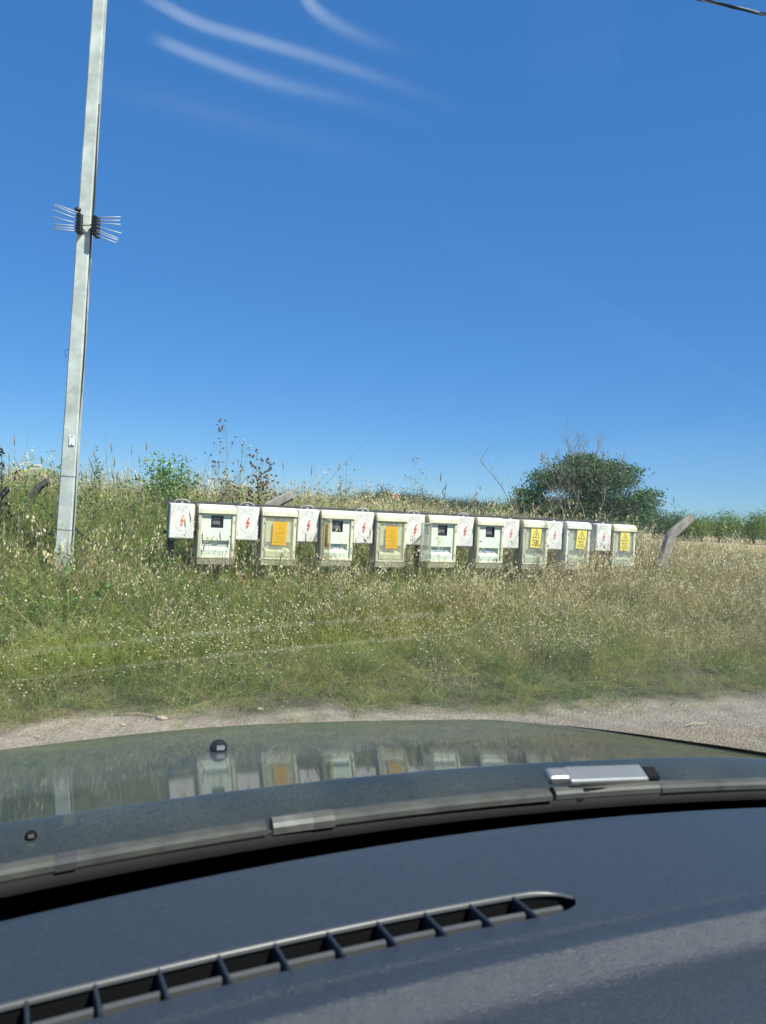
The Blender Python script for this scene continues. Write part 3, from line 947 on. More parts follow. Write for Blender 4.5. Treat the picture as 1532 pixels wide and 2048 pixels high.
cabinet(5.0, 'doorless cream meter cabinet with blue breakers, between the wide open door and the yellow signs', 'cream', None, breakers=((-0.125, 3, 1), (-0.03, 4, 1), (0.06, 2, 0)), tilt=R(-0.3))
cabinet(6.0, 'first meter cabinet from the left with a yellow warning sign behind its closed door', 'cream', 'clear', 'yellow', breakers=((-0.12, 3, 1), (0.0, 4, 1)), plate_rot=R(2.0), plate_x=0.142, dz=-0.004)
cabinet(7.0, 'greyish meter cabinet with a tilted yellow warning sign, conduit running out below it', 'cream_grey', 'clear', 'yellow', breakers=((-0.12, 3, 1), (0.0, 3, 1)), plate_rot=R(4.0), plate_x=0.182, tilt=R(0.4))
cabinet(8.16, 'cream meter cabinet with yellow warning sign at the far right end of the row', 'cream', 'clear', 'yellow', breakers=((-0.12, 3, 1), (0.0, 4, 1)), plate_rot=R(0.8), dz=-0.006)

# ------------------------------------------------------------------ small lightning boxes
SW, SH = 0.232, 0.335


def small_lid():
    b = MB(); X = SW / 2
    b.rbox(-X, X, -0.052, -0.012, 0, SH, bev=0.012, seg=3)
    y = -0.0535
    cz = SH * 0.52; rx, rz = 0.068, 0.092
    def ring(cx0, cz0, a, c, w, yy=0.0030):
        n_ = 36; vs = []; fs = []
        for i in range(n_):
            t = 2 * math.pi * i / n_
            for q, dy in ((1, 0.002), (1 + w, -yy), (1 + 2 * w, 0.002)):
                vs.append((cx0 + a * q * math.cos(t), y + dy + 0.0015, cz0 + c * q * math.sin(t)))
        for i in range(n_):
            j = (i + 1) % n_
            for q in range(2): fs.append((i * 3 + q, i * 3 + q + 1, j * 3 + q + 1, j * 3 + q))
        b.add(vs, fs, 0, True)
    ring(0, cz, rx, rz, 0.05)
    ring(0, SH - 0.036, 0.038, 0.014, 0.1, 0.002); ring(0, 0.03, 0.038, 0.013, 0.1, 0.002)
    # rays from the oval to the rim
    for i in range(30):
        t = 2 * math.pi * (i + 0.5) / 30
        c, s_ = math.cos(t), math.sin(t)
        if abs(s_) > 0.955: continue
        p0 = Vector((rx * 1.22 * c, 0, cz + rz * 1.18 * s_))
        k = min((X - 0.012) / abs(rx * c) if abs(c) > 1e-3 else 99, ((SH - cz if s_ > 0 else cz) - 0.012) / abs(rz * s_) if abs(s_) > 1e-3 else 99)
        p1 = Vector((rx * k * c, 0, cz + rz * k * s_))
        d = (p1 - p0)
        if d.length < 0.01: continue
        d.normalize(); pr = Vector((-d.z, 0, d.x)) * 0.0048
        vs = [p0 + pr * 0.5, p0 - pr * 0.5, p1 - pr, p1 + pr]
        top = [Vector((v.x, y - 0.0016, v.z)) for v in (p0, p1)]
        vv = [Vector((v.x, y + 0.002, v.z)) for v in vs] + top
        b.add(vv, [(0, 1, 4), (1, 2, 5, 4), (2, 3, 5), (3, 0, 4, 5)], 0)
    return b


def small_bolt():
    b = MB(); y = -0.0565
    bp_ = [(u * 0.85, v) for u, v in bolt_poly(0.115)]
    cz = SH * 0.52
    vs = [(u, y, cz + v) for u, v in bp_]
    b.add(vs, [(0, 1, 2, 10), (2, 9, 10), (2, 3, 9), (3, 8, 9), (3, 4, 8), (4, 5, 6, 7), (4, 7, 8)])
    vs2 = [(u, y + 0.004, cz + v) for u, v in bp_]
    n_ = len(bp_)
    b.add(vs + vs2, [(i, (i + 1) % n_, n_ + (i + 1) % n_, n_ + i) for i in range(n_)])
    return b


def small_base(dark):
    b = MB(); X = SW / 2
    b.rbox(-X - 0.004, X + 0.002, -0.0118, 0.075, -0.006, SH + 0.002, bev=0.008)
    for s in (-0.085, 0.085): b.rbox(s - 0.012, s + 0.012, -0.03, 0.0, -0.026, -0.0065, bev=0.004)
    return b


def small_loop():
    b = MB()
    pts = [Vector((math.cos(a) * 0.072, 0.012, SH + 0.004 + math.sin(a) * 0.036)) for a in np.linspace(0, math.pi, 11)]
    b.tube(pts, 0.004, n=6)
    b.tube([p * 1.0 + Vector((0.012, 0.018, 0.002)) for p in pts], 0.004, n=5)
    b.rbox(-0.012, 0.012, -0.004, 0.02, SH + 0.001, SH + 0.022, bev=0.003)
    b.tube([(0, -0.006, SH + 0.012), (0, -0.0035, SH + 0.012)], 0.004, n=8, m=1)
    return b


SB = [  # k, label, bolt material, base material, loop, dz, forward
    (-0.52, 'white lightning box at the left end, faded bolt crossed by grass shadows', 'orange_red', 'grey_back', 1),
    (0.50, 'white ribbed lightning box between the grass-shadowed doorless cabinet and the first orange plate', 'red', 'grey_back', 1),
    (1.52, 'white ribbed lightning box left of the door standing open at a right angle', 'red', 'white_plastic', 1),
    (2.51, 'white ribbed lightning box left of the middle cabinet with the orange plate', 'red', 'white_plastic', 1),
    (3.49, 'white lightning box with a triangular shadow from the door swung open beside it', 'red', 'white_plastic', 1),
    (4.50, 'white ribbed lightning box right of the cabinet with pen marks', 'red', 'white_plastic', 1),
    (5.50, 'white lightning box left of the first yellow warning sign', 'red_pale', 'white_plastic', 0),
    (6.50, 'white lightning box between the two left yellow warning signs', 'red_pale', 'white_plastic', 0),
    (7.66, 'white lightning box showing its grey side, last before the right end of the row', 'red_pale', 'white_plastic', 0),
]
for i, (k, label, bolt, base, loop) in enumerate(SB):
    p = row_point(k)
    p = p - RN * (-0.012)
    z = TOPZ - 0.004 - SH - (0.006 if i > 5 else 0)
    o = empty('lightning_box', (p.x, p.y, z), ROW_A)
    o.rotation_euler = (0, R(random.uniform(-0.6, 0.6)), ROW_A)
    if i == 8: o.location = (p.x + RN.x * -0.03, p.y + RN.y * -0.03, z)
    tag(o, label, 'electric box', 'small lightning marked boxes in the row')
    link('base', cached('base_' + base, lambda: small_base(base), [M[base]]), o)
    link('lid', cached('lid', small_lid, [M['white_plastic']]), o)
    link('bolt_mark', cached('bolt_' + bolt, small_bolt, [M[bolt]]), o)
    if loop: link('hanging_loop', cached('loop', small_loop, [M['cable_grey'], M['ink']]), o)
    else:
        nb_ = MB(); nb_.rbox(-0.012, 0.012, -0.03, 0.0, SH + 0.003, SH + 0.016, bev=0.003); nb_.build('top_lug', M['white_plastic'], o)

# ------------------------------------------------------------------ mounting frame, posts, conduits
fr = empty('mounting_frame', (*row_point(4), 0), ROW_A)
tag(fr, 'dark steel rack of rails and posts carrying the row of meter cabinets', 'frame')
L0, L1 = -4.75 * 0.6255, 4.4 * 0.6255
for zz in (TOPZ - 0.012, TOPZ - 0.30):
    b = MB(); b.box(L0, L1, 0.092, 0.125, zz, zz + 0.035); b.build('rail', M['dark_steel'], fr)
for kx, mt, w in ((-4.62, 'dark_steel', 0.06), (-0.3, 'dark_steel', 0.04), (3.33, 'rust', 0.045), (4.05, 'dark_wood', 0.05)):
    b = MB(); b.box(kx * 0.6255 - w / 2, kx * 0.6255 + w / 2, 0.128, 0.168, -0.15, TOPZ + 0.005); b.build('post', M[mt], fr)


def thing_tube(name, pts, rad, mat, label, cat, n=8, group=None, **kw):
    b = MB(); c = Vector(pts[0])
    b.tube([Vector(p) - c for p in pts], rad, n=n, **kw)
    o = b.build(name, mat); o.location = c
    return tag(o, label, cat, group)


def smooth_path(pts, n=8):
    P = [Vector(p) for p in pts]; P = [P[0]] + P + [P[-1]]; out = []
    for i in range(1, len(P) - 2):
        for k in range(n):
            t = k / n
            out.append(0.5 * ((2 * P[i]) + (-P[i - 1] + P[i + 1]) * t + (2 * P[i - 1] - 5 * P[i] + 4 * P[i + 1] - P[i + 2]) * t * t + (-P[i - 1] + 3 * P[i] - 3 * P[i + 1] + P[i + 2]) * t ** 3))
    out.append(P[-2]); return out


def rp(k, n_, z):
    p = row_point(k) - RN * n_
    return Vector((p.x, p.y, z))


thing_tube('conduit', smooth_path([rp(6.96, 0.03, 0.66), rp(6.98, 0.03, 0.60), rp(7.04, 0.05, 0.52), rp(7.03, 0.05, -0.05)]), 0.012, M['conduit'], 'thin pale grey conduit dropping into the grass under the greyish cabinet', 'pipe')
thing_tube('cable', smooth_path([rp(7.55, 0.02, 0.90), rp(7.40, 0.05, 0.80), rp(7.30, 0.02, 0.66), rp(7.28, 0.0, 0.62)]), 0.016, M['cable'], 'thick black cable hanging from the last small box on the right', 'cable')
thing_tube('cable', smooth_path([rp(3.35, 0.0, 0.90), rp(3.30, 0.03, 0.82), rp(3.20, 0.0, 0.70)]), 0.012, M['cable'], 'short black cable under the small box with the triangular shadow', 'cable')
for kk in (7.72, 5.52):
    b = MB()
    tag(thing_tube('cable', smooth_path([rp(kk, -0.02, 0.88), rp(kk + 0.02, -0.01, 0.80), rp(kk - 0.04, 0, 0.70), rp(kk + .02, 0, 0.45)]), 0.008, M['conduit'] if kk > 6 else M['cable'],
        'thin grey cable under the grey-sided box near the right end' if kk > 6 else 'thin black cable under the box left of the first yellow sign', 'cable'))
PB = at(131, 1100, 6.9)
thing_tube('cable', smooth_path([at(146, 1052, 6.98), at(185, 1084, 7.1), at(255, 1101, 7.35), at(330, 1090, 7.55), at(352, 1080, 7.6)]), 0.0055, M['cable'], 'black cable sagging through the grass from the pole to the first box', 'cable')

# ------------------------------------------------------------------ utility pole and antenna
pb, pt = at(118, 1265, 6.9), at(200, 0, 6.9)
ptop = pb + (pt - pb) * 1.25
ax = (ptop - pb)
pz0, pz1 = pb.z - 0.3, ptop.z
pole = empty('utility_pole', (pb.x, pb.y, float(ground_z(pb.x, pb.y))), R(8))
tag(pole, 'tall pale grey square utility pole standing in the weeds at the left', 'utility pole')
b = MB(); NR = 26
Hp = ptop.z - pole.location.z
Rz = Matrix.Rotation(-R(8), 3, 'Z')
leanv = Rz @ Vector((ptop.x - pb.x, ptop.y - pb.y, 0)) / (ptop.z - pb.z)


def pole_c(z):  # local centre at world height z
    q = leanv * (z - pb.z)
    q2 = Rz @ Vector((pb.x - pole.location.x, pb.y - pole.location.y, 0))
    return Vector((q.x + q2.x, q.y + q2.y, z - pole.location.z))


P = []
for i in range(NR + 1):
    z = -0.3 + (ptop.z + 0.3) * i / NR
    w = 0.068 - 0.0155 * max(0, z) / ptop.z * 1.3
    c = pole_c(z); ch = w * 0.16
    ring = [(-w, -w + ch), (-w + ch, -w), (w - ch, -w), (w, -w + ch), (w, w - ch), (w - ch, w), (-w + ch, w), (-w, w - ch)]
    P.append([Vector((c.x + u + 0.0012 * random.uniform(-1, 1), c.y + v, c.z)) for u, v in ring + [ring[0]]])
b.grid(P, smooth=False)
b.add([P[-1][k] for k in range(8)], [list(range(8))])
b.build('shaft', M['galv'], pole)


def pl(px, py, dy=-0.075, dx=0):  # local coordinates on the pole at a photo pixel
    p = at(px, py, 6.9)
    c = pole_c(p.z)
    return Vector((c.x + dx, c.y + dy, c.z))


c = pl(148, 882, -0.0685)
b = MB(); b.rbox(c.x - 0.002, c.x + 0.046, c.y - 0.003, c.y, c.z - 0.045, c.z + 0.045, bev=0.001, seg=1)
pp = b.build('number_plate', M['breaker'], pole)
for s in (-1, 1):
    b = MB(); b.tube([(c.x + 0.022, c.y - 0.006, c.z + s * 0.035), (c.x + 0.022, c.y - 0.003, c.z + s * 0.035)], 0.005, n=8)
    b.build('bolt', M['ink'], pp)
# cable strapped down the right edge, dark ties
pts = [pl(0, yy, -0.03, 0.062 + 0.006 * math.sin(yy * 0.02)) for yy in range(200, 1180, 35)]
b = MB(); b.tube(pts, 0.008, n=6); b.build('down_cable', M['cable'], pole)
pts = [pl(0, yy, 0.02, -0.060 - 0.005 * abs(math.sin(yy * 0.03))) for yy in range(440, 1180, 30)]
b = MB(); b.tube(pts, 0.006, n=6); b.build('down_cable', M['cable'], pole)
w = 0.066
for yy in (945, 1052):
    b = MB(); c = pl(0, yy, 0)
    b.tube([Vector((c.x - w, c.y - w - 0.001, c.z)), Vector((c.x + w, c.y - w - 0.001, c.z - 0.002)), Vector((c.x + w + 0.004, c.y + w, c.z)), Vector((c.x - w, c.y + w, c.z)), Vector((c.x - w, c.y - w - 0.001, c.z))], 0.0016, n=4)
    b.build('tie_wire', M['cable'], pole)
c = pl(0, 693, 0, -0.06)
b = MB(); b.tube(smooth_path([c, c + Vector((-0.028, -0.01, 0.0)), c + Vector((-0.042, -0.01, -0.02)), c + Vector((-0.034, -0.01, -0.055)), c + Vector((-0.018, -0.01, -0.062))], 4), 0.0022, n=5)
b.build('hook', M['cable'], pole)
# antenna
ant = empty('rod_antenna', pole.matrix_basis @ pl(0, 445, -0.0))
tag(ant, 'small antenna with fourteen thin metal rods strapped across the pole', 'antenna')


def al(px, py, Y=6.83):
    return at(px, py, Y) - ant.location


for (x0, x1, y0, y1, sl) in ((153.5, 162.5, 427, 466, 0), (186, 194, 430, 473, 0)):
    b = MB()
    a, c_ = al(x0, y0, 6.80), al(x1, y1, 6.80)
    cc = (a + c_) / 2
    b.rbox(cc.x - 0.018, cc.x + 0.018, cc.y - 0.02, cc.y + 0.08, cc.z - 0.088, cc.z + 0.088, bev=0.006)
    for q in range(6): b.rbox(cc.x - 0.021, cc.x + 0.021, cc.y - 0.024, cc.y - 0.012, cc.z - 0.08 + q * 0.028, cc.z - 0.064 + q * 0.028, bev=0.002, seg=1)
    b.build('block', M['black_plastic'], ant)
b = MB(); a = al(156, 420, 6.84); b.ball(a, (0.030, 0.03, 0.024), 12, 8); b.tube([a, a - Vector((0, 0, 0.04))], 0.014, n=8)
b.build('knob', M['black_plastic'], ant)
for (x0, y0, x1, y1) in ((156, 425, 109, 408), (156, 431, 108, 411), (156, 438, 106, 420), (156, 447, 103, 433), (156, 452, 107, 448), (156, 457, 106, 454), (156, 462, 108, 458),
                         (192, 435, 241, 434), (192, 441, 240, 441), (192, 446, 241, 449), (192, 452, 243, 467), (192, 459, 236, 477), (192, 463, 236, 481), (192, 470, 233, 486)):
    b = MB(); b.tube([al(x0, y0, 6.80), al(x1, y1, 6.76)], 0.0042, n=6); b.build('rod', M['alu'], ant)
b = MB(); b.tube([al(157, 426, 6.79), al(172, 432, 6.80), al(190, 436, 6.79)], 0.003, n=5)
b.tube([al(161, 450, 6.815), al(188, 450, 6.815)], 0.007, n=6); b.build('strap', M['cable_grey'], ant)

# overhead cable, top right
p0, p1 = at(1388, -4, 9.0), at(1534, 30, 8.2)
d = p1 - p0
b = MB(); A = p0 - d * 9; B_ = p1 + d * 7; N_ = 240
for ph, rr, mm in ((0, 0.010, 0), (2.09, 0.010, 1), (4.19, 0.011, 0)):
    pts = []
    for i in range(N_ + 1):
        t = i / N_; q = A + (B_ - A) * t
        tt = t * 17 - 9.5
        sag = 0.0045 * tt * tt
        w_ = i * 0.55 + ph
        pts.append(q + Vector((0, 0, sag)) + Vector((0, math.cos(w_), math.sin(w_))) * 0.008)
    b.tube([q - A for q in pts], rr, n=5, m=mm)
oc = b.build('overhead_cable', [M['cable'], M['cable_grey']]); oc.location = A
tag(oc, 'twisted grey and black overhead cable crossing the top right corner of the sky', 'cable')


# ------------------------------------------------------------------ fence posts
def fence_post(pix, Y, w, mat, label, base=True):
    pts = [at(x_, y_, Y) for x_, y_ in pix]
    b = MB(); c = pts[0].copy()
    if base:
        q = pts[0]; pts = [Vector((q.x - 0.05, q.y, float(ground_z(q.x, q.y)) - 0.2))] + pts
    c = Vector((pts[0].x, pts[0].y, pts[0].z))
    n_ = len(pts); P_ = []
    for i, p in enumerate(pts):
        t = (pts[min(i + 1, n_ - 1)] - pts[max(i - 1, 0)]).normalized()
        s_ = Vector((t.z, 0, -t.x)).normalized() * w / 2
        yv = Vector((0, w / 2, 0))
        ww = 0.92 if i == n_ - 1 else 1
        P_.append([p - c + s_ * a_ * ww + yv * b__ * ww for a_, b__ in ((-1, -.7), (-.7, -1), (.7, -1), (1, -.7), (1, .7), (.7, 1), (-.7, 1), (-1, .7), (-1, -.7))])
    b.grid(P_, smooth=False); b.add(P_[-1][:8], [list(range(8))]); b.add(P_[0][:8], [list(range(8))[::-1]])
    o = b.build('fence_post', mat); o.location = c
    return tag(o, label, 'fence post', 'bent-top fence posts behind the cabinets')


fence_post([(1308, 1190), (1328, 1115), (1341, 1072), (1349, 1064), (1384, 1034)], 10.1, 0.118, M['concrete'], 'cracked concrete fence post with bent top right of the cabinet row')
fence_post([(515, 1060), (520, 1030), (538, 1014), (584, 990)], 8.5, 0.11, M['concrete'], 'slanting concrete fence post end showing above the first orange plate cabinet')
fence_post([(-40, 1060), (-24, 1020), (-4, 1000), (17, 976)], 7.8, 0.055, M['dark_wood'], 'thin dark slanting post end at the left edge')
fence_post([(48, 1020), (62, 994), (80, 972), (97, 961)], 8.6, 0.075, M['dark_wood'], 'dark forked post end leaning behind the weeds left of the pole')


# ------------------------------------------------------------------ things far away
def house(name, x0, x1, ytop, yeave, Y, wall, roof, label, kind='hip', chim=None, wins=()):
    a = at(x0, yeave, Y); c = at(x1, yeave, Y); t = at((x0 + x1) / 2, ytop, Y)
    mid = (a + c) / 2; W = (c.x - a.x); ze = (a.z + c.z) / 2; zr = t.z
    o = empty(name, (mid.x, Y, 0), 0.0)
    b = MB(); b.box(-W / 2 * 0.94, W / 2 * 0.94, 0, W * 0.7, -0.5, ze); b.build('wall', wall, o)
    b = MB(); e = W / 2; dp = W * 0.75
    if kind == 'flat':
        b.box(-e, e, -0.05 * W, dp, ze, zr)
    else:
        r_ = 0.45 * e
        vs = [(-e, -0.06 * W, ze), (e, -0.06 * W, ze), (e, dp, ze), (-e, dp, ze), (-r_, dp / 2, zr), (r_, dp / 2, zr)]
        b.add(vs, [(0, 1, 5, 4), (1, 2, 5), (2, 3, 4, 5), (3, 0, 4), (0, 3, 2, 1)])
    rf = b.build('roof', roof, o)
    if chim:
        q = at(chim[0], chim[1], Y) - Vector((mid.x, Y, 0)); s_ = W * 0.09
        b = MB(); b.box(q.x - s_, q.x + s_, dp / 2 - s_, dp / 2 + s_, ze + 0.2 * (zr - ze), q.z, m=0); b.box(q.x - s_ * 1.2, q.x + s_ * 1.2, dp / 2 - s_ * 1.2, dp / 2 + s_ * 1.2, q.z, q.z + s_ * 0.4, m=1)
        b.build('chimney', [wall, M['wall_white']], rf)
    for (u0, u1, v0, v1) in wins:
        b = MB(); b.box(-e + W * u0, -e + W * u1, -0.05, -0.004, ze * v0, ze * v1); b.build('window', M['window'], o)
    tag(o, label, 'house', None)
    return o


house('house', 14, 106, 934, 950, 90, M['wall_white'], M['roof_green'], 'pale house with mossy green hipped roof and chimney behind the weeds at far left', 'hip', (55, 930), ((0.2, 0.35, 0.45, 0.8), (0.6, 0.75, 0.45, 0.8)))
house('garage', 448, 500, 969, 973, 80, M['wall_teal'], M['wall_white'], 'dark grey-green flat building with thin white roof edge above the left cabinets', 'flat', None, ((0.1, 0.2, 0.4, 0.9),))
house('house', 752, 816, 988, 998, 170, M['wall_white'], M['roof_red'], 'distant white house with red tiled roof above the middle cabinets', 'hip', None, ((0.15, 0.3, 0.4, 0.8), (0.6, 0.72, 0.4, 0.8)))
house('house', 975, 1005, 1017, 1022, 220, M['wall_teal'], M['wall_teal'], 'tiny distant dark roof just left of the big tree', 'hip')


def leaf_cloud_mesh(name, clumps, n, size, mat, seed=1, flat=0.0):
    """clumps: list of (centre, radii); small leaf faces gathered into twigs spread through each clump"""
    rg = np.random.default_rng(seed)
    C_ = np.array([c for c, r in clumps]); Rr = np.array([r for c, r in clumps])
    vol = Rr.prod(1) ** 0.8; vol /= vol.sum()
    nt = max(1, n // (45 if flat else 14))
    pick = rg.choice(len(clumps), nt, p=vol)
    d = rg.normal(size=(nt, 3)); d /= np.linalg.norm(d, axis=1)[:, None]
    rad = rg.random(nt) ** 0.45
    tw = C_[pick] + d * Rr[pick] * rad[:, None]
    idx = rg.integers(0, nt, n)
    p = tw[idx] + rg.normal(size=(n, 3)) * (np.array([1.9, 1.9, 0.9]) * size if flat else size * 2.4)
    a = rg.normal(size=(n, 3)); a /= np.linalg.norm(a, axis=1)[:, None]
    b_ = np.cross(a, rg.normal(size=(n, 3))); b_ /= np.linalg.norm(b_, axis=1)[:, None]
    s1 = size * rg.uniform(0.6, 1.3, n)[:, None]; s2 = s1 * rg.uniform(0.35, 0.6, n)[:, None]
    v = np.stack([p - a * s1 / 2, p + b_ * s2 / 2, p + a * s1 / 2, p - b_ * s2 / 2], 1).reshape(-1, 3)
    me = bpy.data.meshes.new(name)
    me.from_pydata(v.tolist(), [], np.arange(4 * n).reshape(-1, 4).tolist())
    me.materials.append(mat)
    return me


def branchy(b, p, d, L, r, depth, spread=0.5, m=0, upb=0.15, n=4):
    if depth == 0 or r < 0.0015: return
    pts = [p]; q = p.copy(); dd = d.copy()
    for i in range(4):
        dd = (dd + Vector((random.gauss(0, .13), random.gauss(0, .13), random.gauss(0, .08) + upb * 0.2))).normalized()
        q = q + dd * L / 4; pts.append(q.copy())
    b.tube(pts, [r * (1 - 0.16 * i) for i in range(5)], n=n, m=m, caps=False)
    for k in range(random.choice((2, 3, 3))):
        i = random.choice((2, 3, 4, 4))
        nd = (dd + rdir(-0.5) * spread + Vector((0, 0, upb))).normalized()
        branchy(b, pts[i], nd, L * random.uniform(0.55, 0.8), r * 0.55, depth - 1, spread, m, upb, n)


# big tree behind the right end of the row
TY = 22.0
tb = at(1165, 1060, TY); tb.z = 0.1
tree = empty('tree', tb)
tag(tree, 'broad dark green tree with bare dead twigs on top, behind the row', 'tree')
random.seed(21)
b = MB()
for k in range(6):
    a_ = random.uniform(0, 6.28)
    branchy(b, Vector((0.15 * math.cos(a_), 0.15 * math.sin(a_), 0)), Vector((0.55 * math.cos(a_), 0.4 * math.sin(a_), 1)).normalized(), 1.25, 0.06, 4, 0.6)
b.build('trunk', M['bark'], tree)
cl = []
for (px_, py_, rw, rh) in ((1062, 992, 26, 20), (1095, 962, 40, 30), (1150, 955, 50, 48), (1205, 955, 46, 38), (1245, 960, 34, 30), (1280, 1000, 34, 24), (1225, 1005, 50, 30), (1150, 1015, 60, 26), (1080, 1018, 50, 22), (1040, 1005, 18, 14), (1262, 940, 20, 12), (1100, 928, 20, 10), (1298, 1012, 22, 18), (1160, 918, 34, 14), (1215, 930, 24, 12), (1185, 940, 40, 20), (1045, 985, 16, 8), (1302, 988, 14, 8), (1270, 1035, 40, 18), (1060, 1035, 40, 18), (1170, 1040, 70, 18)):
    for dy in (-0.5, 0.6):
        q = at(px_, py_, TY + dy) - tb
        cl.append(((q.x, q.y, q.z), (rw / F_PX * TY, rw / F_PX * TY * 1.1, rh / F_PX * TY)))
me = leaf_cloud_mesh('crown', [(c_, (r_[0] * 0.95, r_[1] * 0.95, r_[2] * 0.9)) for c_, r_ in cl], 40000, 0.078, M['tree_leaf'], 5, 1)
o = bpy.data.objects.new('crown', me); COL.objects.link(o); o.parent = tree
me = leaf_cloud_mesh('crown_grey', [c_ for i, c_ in enumerate(cl) if i in (4, 5, 6, 7, 12, 14)], 6000, 0.06, M['tree_leaf_grey'], 6)
o = bpy.data.objects.new('foliage', me); COL.objects.link(o); o.parent = tree
b = MB(); random.seed(4)
for px_, py_, dx_, L_ in ((1130, 950, -0.15, 0.62), (1165, 945, 0.0, 0.45), (1150, 960, -0.4, 0.58), (1185, 950, 0.25, 0.5), (1120, 965, -0.45, 0.42), (1200, 950, 0.6, 0.4), (1150, 985, 0.1, 0.55), (1230, 945, 0.5, 0.25), (1095, 950, -0.3, 0.28)):
    branchy(b, at(px_, py_, TY - 0.7) - tb, Vector((dx_, random.uniform(-.2, .2), 1)).normalized(), L_, 0.020, 5, 0.42, upb=0.2, n=3)
for px_ in (1130, 1170, 1195, 1210, 1090, 1150):
    branchy(b, at(px_, 1045, TY - 1.4) - tb, Vector((random.uniform(-.5, .5), 0, 1)).normalized(), 0.7, 0.014, 4, 0.5, n=3)
b.build('dead_branch', M['deadwood'], tree)

# hedge bushes far right, each its own
random.seed(11)
hedge = [(1002, 1012, 38, 'l'), (1060, 1024, 42, 'dark'), (1130, 1030, 41, 'dark'), (1200, 1034, 44, 'dark'), (1262, 1034, 42, 'dark'), (1310, 1030, 46, 'dark'), (1345, 1034, 44, 'dark'), (1372, 1038, 45, 'l'), (1405, 1040, 43, 'l'), (1440, 1036, 44, 'l'), (1474, 1034, 46, 'l'), (1510, 1036, 43, 'l'), (1548, 1034, 44, 'l'), (1590, 1036, 45, 'l')]
for i, (px_, py_, Y, kd) in enumerate(hedge):
    t = at(px_, py_, Y); rx = 0.75
    o = empty('bush', (t.x, Y, 0.1))
    h = (t.z - 0.1) * 1.15
    cl = [((random.uniform(-.4, .4), random.uniform(-.4, .4), h * 0.45), (rx * 0.8, rx, h * 0.48))] + [((random.uniform(-rx, rx) * 0.8, random.uniform(-.5, .5), h * random.uniform(0.3, 0.85)), (0.4, 0.4, 0.32)) for _ in range(7)]
    me = leaf_cloud_mesh('foliage', cl, 3200, 0.10, M['hedge_leaf'] if kd == 'l' else M['tree_leaf'], 30 + i)
    q = bpy.data.objects.new('foliage', me); COL.objects.link(q); q.parent = o
    b = MB()
    for k in range(4): b.tube([(0, 0, -0.1), (random.uniform(-.3, .3), random.uniform(-.3, .3), h * 0.7)], [0.04, 0.01], n=5)
    b.build('stem', M['bark'], o)
    lab = ['yellow-green bush at the left foot of the big tree', 'dark bush behind the left side of the big tree', 'dark bush behind the left middle of the big tree', 'dark bush behind the right middle of the big tree', 'dark bush behind the right side of the big tree', 'dark green bush just right of the big tree', 'dark green bush behind the bent concrete post', 'light green bush at the top of the bent concrete post', 'light green bush first to the right of the bent post', 'light green hedge bush in the middle of the right hand stretch', 'light green bush one short of the right edge cluster', 'light green bush near the right edge of the view', 'light green bush cut by the right edge of the view', 'light green bush beyond the right edge of the view'][i]
    tag(o, lab, 'bush', 'bushes along the far side of the field')

# far treeline, one mass
fp = []
for k in range(4):
    fp.append(leaf_cloud_mesh('far_tree_source', [((0, 0, 0.45), (0.35, 0.35, 0.45)), ((0.1, 0, 0.75), (0.2, 0.2, 0.3)), ((-0.15, 0, 0.6), (0.25, 0.2, 0.25))], 700, 0.09, M['far_leaf'], 60 + k))
N_ = 240
px_ = RG.uniform(560, 1075, N_); Yv = RG.uniform(150, 230, N_)
pp_ = []; ss = []
for a_, Y in zip(px_, Yv):
    top = np.interp(a_, [560, 640, 700, 740, 760, 800, 850, 920, 1000, 1075], [1000, 996, 996, 985, 986, 993, 998, 1003, 1010, 1014]) + random.uniform(-3, 5)
    q = at(a_, top, Y); hh = max(1.5, q.z)
    pp_.append((q.x, Y, 0)); ss.append((hh * random.uniform(0.7, 1.1), hh * 0.8, hh))
scatter('far_treeline', fp, pp_, [(0, 0, random.uniform(0, 6.28)) for _ in pp_], ss, RG.integers(0, 4, N_))


